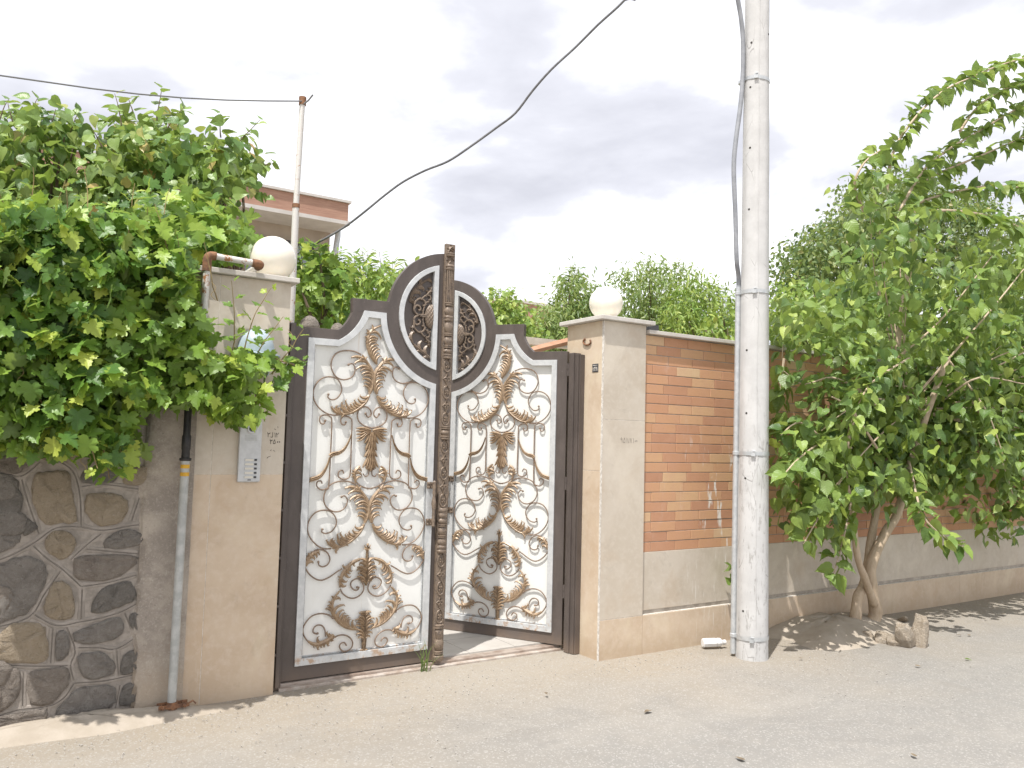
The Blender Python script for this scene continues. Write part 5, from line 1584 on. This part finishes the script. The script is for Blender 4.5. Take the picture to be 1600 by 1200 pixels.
px = sample_poly([(230, 300), (330, 315), (372, 345), (392, 366), (372, 392), (318, 400), (300, 430), (240, 400)], 90); c2 = pts_at(px, RNG.uniform(5.35, 6.1, len(px))); mats.append(leaves_round(c2, 4, (.06, .08, .05), (.08, .125)))
vb = Off()
for (x, y, yy, dx, dz, L, n) in ((30, 380, 4.9, .05, 1, .42, 8), (70, 390, 4.9, -.05, 1, .40, 8), (105, 420, 4.85, .05, 1, .45, 9), (190, 390, 4.9, .1, 1, .38, 8), (225, 420, 4.85, .02, 1, .35, 8), (290, 470, 4.8, .05, 1, .38, 8),
                                 (360, 560, 4.82, .10, 1, .46, 9), (382, 545, 4.85, .25, 1, .40, 9), (400, 560, 4.85, .2, .9, .30, 7), (425, 585, 4.85, .35, 1, .34, 8), (440, 570, 4.85, .6, .35, .14, 4), (270, 430, 4.8, -.1, 1, .4, 9), (340, 470, 4.85, -.3, 1, .35, 8), (20, 610, 4.8, -.2, .6, .25, 5), (140, 360, 5.0, .0, 1, .38, 8), (5, 345, 5.0, .1, 1, .4, 8), (255, 380, 5.0, -.1, 1, .35, 7)):
    P, mm = shoot(at(x, y, yy), (dx, -.12, dz), L, n, .095, .040, .3)
    mats.append(mm); vb.tube(P, list(np.linspace(.0042, .0016, len(P))), 5)
for (x, y, yy, dx, dz, L, n) in ((120, 640, 4.72, .35, -.8, .34, 7), (160, 690, 4.72, .1, -1, .20, 5), (190, 680, 4.75, .1, -1, .22, 5), (60, 620, 4.72, .3, -.8, .3, 6), (400, 600, 4.80, -.1, -1, .18, 4), (345, 610, 4.8, .1, -1, .14, 4), (430, 560, 4.82, .8, -.3, .16, 4), (20, 660, 4.75, .2, -1, .16, 4), (90, 670, 4.75, .2, -1, .16, 4), (270, 600, 4.8, .2, -1, .12, 3)):
    P, mm = shoot(at(x, y, yy), (dx, -.15, dz), L, n, .125, .07, .25)
    mats.append(mm); vb.tube(P, list(np.linspace(.005, .002, len(P))), 5)
vb.tube(catmull([(0.0, 5.3, 0.0), (-.05, 5.65, 1.2), (.1, 5.5, 2.05), (.35, 5.2, 2.2), (.8, 5.0, 2.1), (1.2, 4.9, 2.0)], 6), list(np.linspace(.028, .008, 31)), 7)
for _ in range(26):
    q = c[RNG.integers(len(c))]; vb.tube(catmull([(.1 + RNG.uniform(-.2, .3), 5.35, 2.0), (q + np.array([RNG.uniform(0, .5) + .2, 5.2, 2.1])) / 2, q], 4), .004, 4)
vb.part('stems', M['stem'], vine)
# tendrils
tb = Off()
for x, y in ((135, 735), (128, 725), (70, 560), (30, 600), (160, 600), (330, 470), (450, 545)):
    p = at(x, y - 30, 4.68); tb.tube(catmull([p, p + [.02, -.03, -.04], p + [-.005, -.04, -.08], p + [.02, -.05, -.11]], 5), .0016, 4)
tb.part('tendrils', M['stem'], vine)['kind'] = 'stuff'
mats = np.concatenate(mats)
v = mats[:, :3, 3] + mats[:, :3, 1] * .5 - np.array([0, 0, CAMZ]); zz_ = v @ cf
xx_, yy_ = 800 + F * (v @ cr) / zz_, 600 - F * (v @ cu) / zz_
open_ = (xx_ > 304) & (xx_ < 350) & (yy_ > 372) & (yy_ < 485) & (mats[:, 1, 3] < 5.3)       # the pipe shows through here
leafy(vine, mats[~open_], GRAPE, M['grape'])

# ------------------------------------------------------------------ apricot trees behind the vine
def apricot(label, poly, Y0, Y1, ncl, per, trunk, shoots, nl, seed):
    global RNG
    RNG = np.random.default_rng(seed)
    t = thing('apricot_tree', label, 'tree', (*trunk, 0), 'leafy trees behind the stone wall')
    px = sample_poly(poly, ncl); c = pts_at(px, RNG.uniform(Y0, Y1, ncl))
    ms = [leaves_round(c, per, (.075, .13, .075), (.075, .118), jit=.6)]
    zt = c[:, 2].min()
    fork = np.array([trunk[0], trunk[1], max(1.3, zt - .35)])
    Off().tube(catmull([(trunk[0] - .04, trunk[1], -.05), (trunk[0] + .03, trunk[1], .7), fork], 5), list(np.linspace(.085, .055, 11)), 10).part('trunk', M['bark'], t, 'all')
    lb = limbs(t, fork, c, .022, .005, 30)
    for (x, y, yy, dx, dz, L, n) in shoots:
        P, mm = shoot(at(x, y, yy), (dx, -.1, dz), L * .72, n, .110, .075, .25, hang=.9)
        ms.append(mm); lb.tube(P, list(np.linspace(.006, .002, len(P))), 5)
    lb.part('branches', M['bark'], t)
    leafy(t, np.concatenate(ms), HEART, M['apricot'], nl)
apricot('broad apricot tree with heart shaped leaves and a rounded top right behind the vine', [(150, 260), (170, 205), (200, 190), (215, 215), (238, 180), (272, 195), (290, 260), (318, 250), (350, 205), (378, 225), (396, 262), (362, 302), (335, 340), (305, 380), (150, 400), (130, 330)], 6.2, 7.5, 210, 12, (1.7, 6.9),
        [(190, 200, 6.6, -.2, 1, .36, 7), (245, 190, 6.6, .05, 1, .36, 8), (262, 200, 6.5, .3, 1, .30, 6), (345, 215, 6.6, -.1, 1, .26, 6), (370, 225, 6.5, .5, .6, .38, 8), (395, 260, 6.5, 1, .2, .25, 6), (385, 290, 6.5, .9, -.4, .24, 5), (210, 180, 6.7, -.4, .8, .2, 5), (300, 250, 6.6, .1, 1, .2, 5), (160, 230, 6.6, -.5, 1, .2, 5)], 250, 21)
apricot('second apricot tree at the far left edge with dark open lower branches', [(-80, 190), (0, 185), (40, 190), (70, 185), (110, 205), (130, 240), (150, 330), (140, 380), (-80, 380)], 6.4, 7.8, 150, 11, (0.35, 7.2),
        [(0, 190, 6.8, .1, 1, .25, 6), (45, 190, 6.8, .3, 1, .28, 6), (20, 190, 6.9, -.3, 1, .22, 5), (110, 210, 6.8, .3, 1, .26, 6), (125, 240, 6.8, .5, .6, .2, 5), (80, 200, 6.8, .1, 1, .2, 5)], 150, 22)

# ------------------------------------------------------------------ mulberry over the brick wall
RNG = np.random.default_rng(31)
mul = thing('mulberry_tree', 'spreading mulberry tree with pale twin trunk and broad glossy leaves over the brick wall', 'tree', (6.62, 4.45, 0))
tr = Off()
def gp_(px, py, Y): return at(px, py, Y)
stems = [([(6.66, 4.44, -.05), gp_(1368, 960, 4.43), gp_(1362, 920, 4.42), gp_(1362, 880, 4.42), gp_(1385, 830, 4.4), gp_(1403, 800, 4.38), gp_(1430, 700, 4.35), gp_(1480, 560, 4.2)], .062, .028),
         ([(6.52, 4.46, -.05), gp_(1337, 965, 4.44), gp_(1340, 935, 4.44), gp_(1352, 905, 4.45), gp_(1360, 850, 4.5), gp_(1372, 780, 4.55), gp_(1385, 690, 4.6), gp_(1410, 480, 4.7), gp_(1432, 330, 4.7)], .052, .022),
         ([gp_(1366, 945, 4.40), gp_(1352, 905, 4.36), gp_(1340, 870, 4.34), gp_(1332, 800, 4.3), gp_(1320, 720, 4.2), gp_(1345, 610, 4.1)], .036, .016)]
for P, a, e_ in stems:
    Q = catmull(P, 5); tr.tube(Q, list(np.linspace(a, e_, len(Q)) * (1 + .06 * np.sin(np.arange(len(Q)) * 1.3))), 12)
tr.part('trunk', M['bark_pale'], mul, 'all')
ms = []
arches = [[(1400, 340, 4.55), (1440, 270, 4.5), (1480, 235, 4.45), (1530, 205, 4.4), (1600, 165, 4.3), (1700, 130, 4.2)],
          [(1385, 300, 4.5), (1395, 240, 4.45), (1425, 190, 4.4), (1470, 145, 4.35), (1520, 120, 4.3), (1575, 98, 4.25), (1680, 70, 4.2)],
          [(1430, 290, 4.6), (1480, 265, 4.55), (1540, 240, 4.5), (1620, 205, 4.4)],
          [(1425, 320, 4.6), (1490, 300, 4.5), (1560, 290, 4.4), (1640, 300, 4.3)],
          [(1500, 205, 4.4), (1530, 165, 4.35), (1580, 135, 4.3), (1660, 115, 4.2)], [(1350, 330, 4.5), (1335, 290, 4.45), (1350, 255, 4.4), (1375, 235, 4.4)], [(1430, 330, 4.3), (1500, 330, 4.2), (1570, 345, 4.1), (1640, 380, 4.0)]]
bb_ = Off()
for A in arches:
    P = [at(*q) for q in A]; Q = catmull(P, 5)
    bb_.tube(Q, list(np.linspace(.016, .006, len(Q))), 6); ms.append(along(P, .040, (.09, .15)))
# low hanging branches that reach out over the wall, left and front
lows = [[(1330, 700, 4.2), (1290, 690, 4.1), (1250, 715, 4.0), (1222, 745, 3.95)], [(1345, 610, 4.1), (1300, 590, 4.2), (1255, 600, 4.3), (1225, 580, 4.35)], [(1320, 740, 4.2), (1290, 790, 4.05), (1255, 850, 4.0)], [(1330, 780, 4.25), (1318, 840, 4.1), (1300, 905, 4.05)],
        [(1420, 720, 4.3), (1440, 800, 4.0), (1470, 835, 3.9), (1505, 855, 3.85)], [(1500, 600, 4.1), (1550, 680, 4.0), (1585, 780, 3.95)], [(1225, 560, 4.5), (1218, 620, 4.5), (1215, 680, 4.5)], [(1290, 690, 4.1), (1250, 660, 4.1), (1220, 680, 4.1)], [(1250, 520, 4.6), (1230, 490, 4.65), (1222, 560, 4.6)], [(1420, 560, 4.1), (1360, 600, 3.9), (1330, 660, 3.85)], [(1480, 560, 4.2), (1540, 640, 3.9), (1570, 720, 3.8)]]
for A in lows:
    P = [at(*q) for q in A]; Q = catmull(P, 5)
    bb_.tube(Q, list(np.linspace(.011, .004, len(Q))), 5); ms.append(along(P, .040, (.085, .14), .8))
MP = [(1222, 500), (1250, 470), (1300, 450), (1345, 400), (1335, 330), (1340, 260), (1385, 270), (1420, 290), (1445, 340), (1470, 430), (1540, 420), (1620, 390), (1850, 340), (1850, 760), (1590, 830), (1540, 845), (1510, 790), (1470, 760), (1410, 770), (1350, 770), (1300, 800), (1262, 780), (1225, 730), (1250, 690), (1290, 640), (1300, 600), (1270, 560), (1225, 550)]
px = sample_poly(MP, 520); c = pts_at(px, RNG.uniform(3.9, 4.85, len(px))); ms.append(leaves_round(c, 9, (.10, .14, .09), (.070, .122)))
px = sample_poly([(1300, 640), (1400, 560), (1700, 520), (1700, 740), (1500, 760), (1320, 780), (1280, 700)], 260); c3 = pts_at(px, RNG.uniform(4.3, 4.65, len(px))); ms.append(leaves_round(c3, 9, (.10, .08, .09), (.08, .132)))
px = sample_poly([(1250, 500), (1330, 400), (1480, 430), (1600, 400), (1700, 420), (1700, 560), (1300, 560)], 180); c4 = pts_at(px, RNG.uniform(5.1, 6.2, len(px))); ms.append(leaves_round(c4, 6, (.12, .16, .10), (.09, .13)))
px = sample_poly([(1470, 440), (1540, 380), (1600, 335), (1760, 320), (1760, 640), (1480, 600)], 170); c5 = pts_at(px, RNG.uniform(3.9, 5.2, len(px))); ms.append(leaves_round(c5, 8, (.10, .14, .09), (.08, .132)))
px = sample_poly([(1215, 690), (1290, 660), (1315, 790), (1270, 850), (1222, 790)], 46); c6 = pts_at(px, RNG.uniform(4.0, 4.5, len(px))); ms.append(leaves_round(c6, 6, (.08, .10, .08), (.07, .118)))
fk = at(1420, 640, 4.4); lb = limbs(mul, fk, c, .010, .003, 26); bb_.add(lb.v, lb.f)
for A in ([(1430, 620, 4.3), (1500, 540, 4.0), (1560, 470, 3.9), (1600, 420, 3.9)], [(1400, 560, 4.3), (1470, 500, 4.2), (1550, 400, 4.1)], [(1370, 700, 4.2), (1330, 640, 4.0), (1300, 620, 3.95)], [(1480, 620, 4.2), (1530, 590, 3.9), (1600, 600, 3.8)]):
    Q = catmull([at(*q) for q in A], 5); bb_.tube(Q, list(np.linspace(.012, .005, len(Q))), 6)
bb_.part('branches', M['bark_pale'], mul)
leafy(mul, np.concatenate(ms), MULB, M['mulberry'])
# seedling by the plinth left of the pole
sd = thing('seedling', 'small leafy seedling growing at the wall foot just left of the pole', 'plant', (5.12, 4.70, 0))
P, mm = shoot(at(1143, 985, 4.68), (-.03, -.05, 1), .52, 8, .035, .085, .06, hang=.4); mm = mm[4:]
b = Off(); b.tube(P, .004, 5); b.part('stem', M['stem'], sd)
leafy(sd, np.concatenate([mm, leaves_round(np.array([P[-1], P[-2]]), 3, (.03, .03, .03), (.06, .09))]), MULB, M['mulberry'])

# ------------------------------------------------------------------ trees further back
def back_tree(kind, label, poly, Y0, Y1, ncl, per, rad, size, tpl, mat, seed, shoots=0):
    global RNG
    RNG = np.random.default_rng(seed)
    px = sample_poly(poly, ncl); c = pts_at(px, RNG.uniform(Y0, Y1, ncl))
    cx, cy_ = c[:, 0].mean(), c[:, 1].mean()
    t = thing(kind, label, 'tree', (cx, cy_, 0), 'garden trees behind the walls')
    ms = [leaves_round(c, per, rad, size, jit=.7)]
    # lower leaves keep the crown going down behind the wall
    lo = c.copy(); lo[:, 2] = RNG.uniform(max(.8, c[:, 2].min() - 1.2), c[:, 2].min() + .3, len(c)); ms.append(leaves_round(lo[: ncl // 2], per, rad, size, jit=.7))
    top = c[np.argsort(-c[:, 2])][: max(4, ncl // 3)]
    lb = Off(); fork = np.array([cx, cy_, max(1.2, c[:, 2].min() - .5)])
    for k in range(shoots):
        q = top[RNG.integers(len(top))]
        P, mm = shoot(q, (RNG.uniform(-.4, .4), -.1, 1), RNG.uniform(.2, .38) * rad[0] / .12, 14, size[1], size[0], .2, hang=.5); ms.append(mm); lb.tube(P, .003, 4)
    l2 = limbs(t, fork, c, .03, .008, 16); lb.add(l2.v, l2.f); lb.part('branches', M['bark'], t)
    Off().tube(catmull([(cx, cy_, -.05), (cx + .05, cy_, .6), tuple(fork)], 4), list(np.linspace(.10, .06, 9)), 10).part('trunk', M['bark'], t, 'all')
    ms = np.concatenate(ms)
    for j in range(len(tpl)): bulk('crown', tpl[j], ms[j::len(tpl)], mat, t, np.array(t.location))
back_tree('peach_tree', 'bright green peach tree behind the closed gate leaf with drooping leaves', [(455, 440), (480, 415), (520, 420), (560, 418), (600, 425), (625, 415), (640, 520), (560, 520), (460, 520)], 8.2, 9.4, 170, 18, (.12, .2, .10), (.10, .17), LANCE, M['far_light'], 41, 14)
back_tree('grape_arbour', 'sunlit grape leaves showing just above the shoulder of the closed leaf', [(462, 425), (500, 410), (530, 430), (545, 500), (462, 510)], 6.9, 7.5, 46, 7, (.08, .1, .08), (.075, .12), GRAPE, M['grape'], 42, 5)
back_tree('plum_tree', 'small light green tree right of the gate medallion', [(765, 470), (775, 465), (800, 475), (812, 490), (830, 520), (840, 545), (770, 545)], 10.5, 11.5, 90, 22, (.13, .2, .12), (.07, .12), OVAL, M['far_light'], 43, 6)
back_tree('willow_tree', 'narrow leaved green tree left of the right globe lamp', [(845, 490), (870, 480), (885, 440), (900, 430), (915, 455), (935, 470), (945, 520), (890, 545), (845, 545)], 13, 14.2, 150, 30, (.16, .25, .15), (.10, .17), LANCE, M['far_green'], 44, 14)
back_tree('willow_tree', 'tallest narrow leaved tree behind the right globe lamp', [(960, 470), (965, 425), (990, 425), (1015, 408), (1035, 425), (1060, 420), (1075, 450), (1080, 545), (960, 545)], 13, 14.5, 190, 32, (.16, .25, .15), (.10, .17), LANCE, M['far_green'], 45, 18)
back_tree('willow_tree', 'pale green narrow leaved tree immediately left of the utility pole', [(1050, 450), (1080, 440), (1110, 450), (1140, 465), (1160, 480), (1160, 560), (1040, 560)], 11.5, 13, 160, 30, (.15, .25, .14), (.10, .16), LANCE, M['far_light'], 46, 14)
back_tree('hazel_bush', 'yellow green bush peeping over the brick coping by the pole', [(1090, 515), (1120, 490), (1145, 480), (1160, 550), (1100, 550)], 7.0, 7.8, 40, 9, (.10, .14, .09), (.07, .11), OVAL, M['far_light'], 47, 6)
back_tree('plum_tree', 'dark dense small leaved tree behind the mulberry right of the pole', [(1222, 410), (1240, 375), (1265, 385), (1300, 325), (1340, 290), (1375, 250), (1400, 290), (1450, 285), (1500, 300), (1545, 320), (1560, 420), (1560, 560), (1220, 560)], 9.2, 11, 600, 50, (.15, .25, .14), (.075, .13), OVAL, M['far_dark'], 48, 34)
back_tree('hazel_bush', 'light green leafy bush above the coping just right of the pole', [(1205, 470), (1230, 450), (1290, 460), (1310, 500), (1300, 560), (1205, 560)], 6.6, 7.6, 110, 16, (.11, .15, .10), (.07, .12), OVAL, M['far_light'], 49, 8)
back_tree('plum_tree', 'dull green tree at the right edge behind the arching mulberry branches', [(1530, 380), (1600, 340), (1700, 330), (1700, 600), (1540, 600)], 8.5, 10, 300, 44, (.15, .25, .14), (.08, .13), OVAL, M['far_dark'], 50, 10)

# ------------------------------------------------------------------ small ground things
RNG = np.random.default_rng(77)
gt = thing('grass_tuft', 'green grass tuft growing from the gate sill by the carved post', 'grass tuft', (2.60, 5.08, 0))
b = Off()
for k in range(13):
    a = RNG.uniform(0, 2 * PI); L = RNG.uniform(.12, .34); o = RNG.uniform(.05, .20)
    p0 = np.array([2.60 + RNG.normal(0, .012), 5.085 + RNG.normal(0, .01), .0]); pts = [p0 + np.array([math.cos(a) * o * t * t, math.sin(a) * o * t * t * .5 - .02 * t, L * t * (1 - .25 * t)]) for t in np.linspace(0, 1, 6)]
    w = np.array([math.cos(a + 1.3), math.sin(a + 1.3) * .4, 0]) * .0045; vs = []; fs = []
    for i, q in enumerate(pts):
        f = 1 - (i / 5) ** 2; vs += [q - w * f, q + w * f + 1e-5]
    for i in range(5): fs.append((2 * i, 2 * i + 1, 2 * i + 3, 2 * i + 2))
    bl = Off(); bl.add(vs, fs); bl.part('blade', M['blade'], gt)
# loose gravel on the street: one mass
n = 3000
pos = np.c_[RNG.uniform(-.4, 10.5, n), 4.95 - np.abs(RNG.normal(0, 1.15, n)), np.zeros(n)]
pos = pos[(pos[:, 1] > .6)]
okm = ~((pos[:, 0] > 3.84) & (pos[:, 1] > 4.72)); pos = pos[okm]
pos[:, 2] = .004
tb_v = np.array([(1, 0, 0), (-.5, .87, 0), (-.5, -.87, 0), (0, 0, .9), (0, 0, -.5)]); tb_f = [(0, 1, 3), (1, 2, 3), (2, 0, 3), (1, 0, 4), (2, 1, 4), (0, 2, 4)]
mm = frames(pos, RNG.normal(0, 1, (len(pos), 3)), RNG.normal(0, 1, (len(pos), 3)), RNG.uniform(.002, .0062, len(pos)))
gv = bulk('gravel', (tb_v, tb_f, np.zeros((5, 2))), mm, M['gravel'], None, (0, 0, 0)); tag(gv, 'fine loose gravel scattered along the foot of the walls')
for i, (px_, py_, s_, lab) in enumerate(((1162, 1190, .024, 'dark dry leaf lying alone at the bottom edge of the street'), (1015, 1112, .026, 'small pale brown leaf on the open street below the pillar'), (1430, 1041, .018, 'dark crumb of a leaf in front of the rocks'), (1430, 1184, .02, 'flat buff dry leaf low on the right of the street'),
                                         (1254, 1030, .016, 'dark dry leaf in the sunlit sand by the pole foot'), (1508, 1030, .02, 'green fallen leaf in the shade right of the rocks'), (1514, 994, .02, 'dark leaf in the deep shade under the mulberry'), (1502, 994, .017, 'smaller dark leaf in the deep shade under the mulberry'), (853, 1087, .015, 'tiny dark leaf on the street before the open leaf'), (1565, 960, .024, 'dark curled leaf at the wall foot far right'))):
    dd = ray(px_, py_); t = -(CAMZ - .008) / dd[2]; q = np.array([0, 0, CAMZ]) + dd * t
    me = leaf_mesh('fallen_leaf', HEART[i % 3], M['mulberry'] if 'green' in lab else M['dry_leaf'])
    o = link('fallen_leaf', me); o.location = (q[0], q[1], .016 if q[1] < 4.2 else .03); o.scale = (s_ * 1.5, s_ * 2.4, s_); o.rotation_euler = (0.05, .1, i * 1.9)
    tag(o, lab, 'leaf', 'leaves fallen on the street')
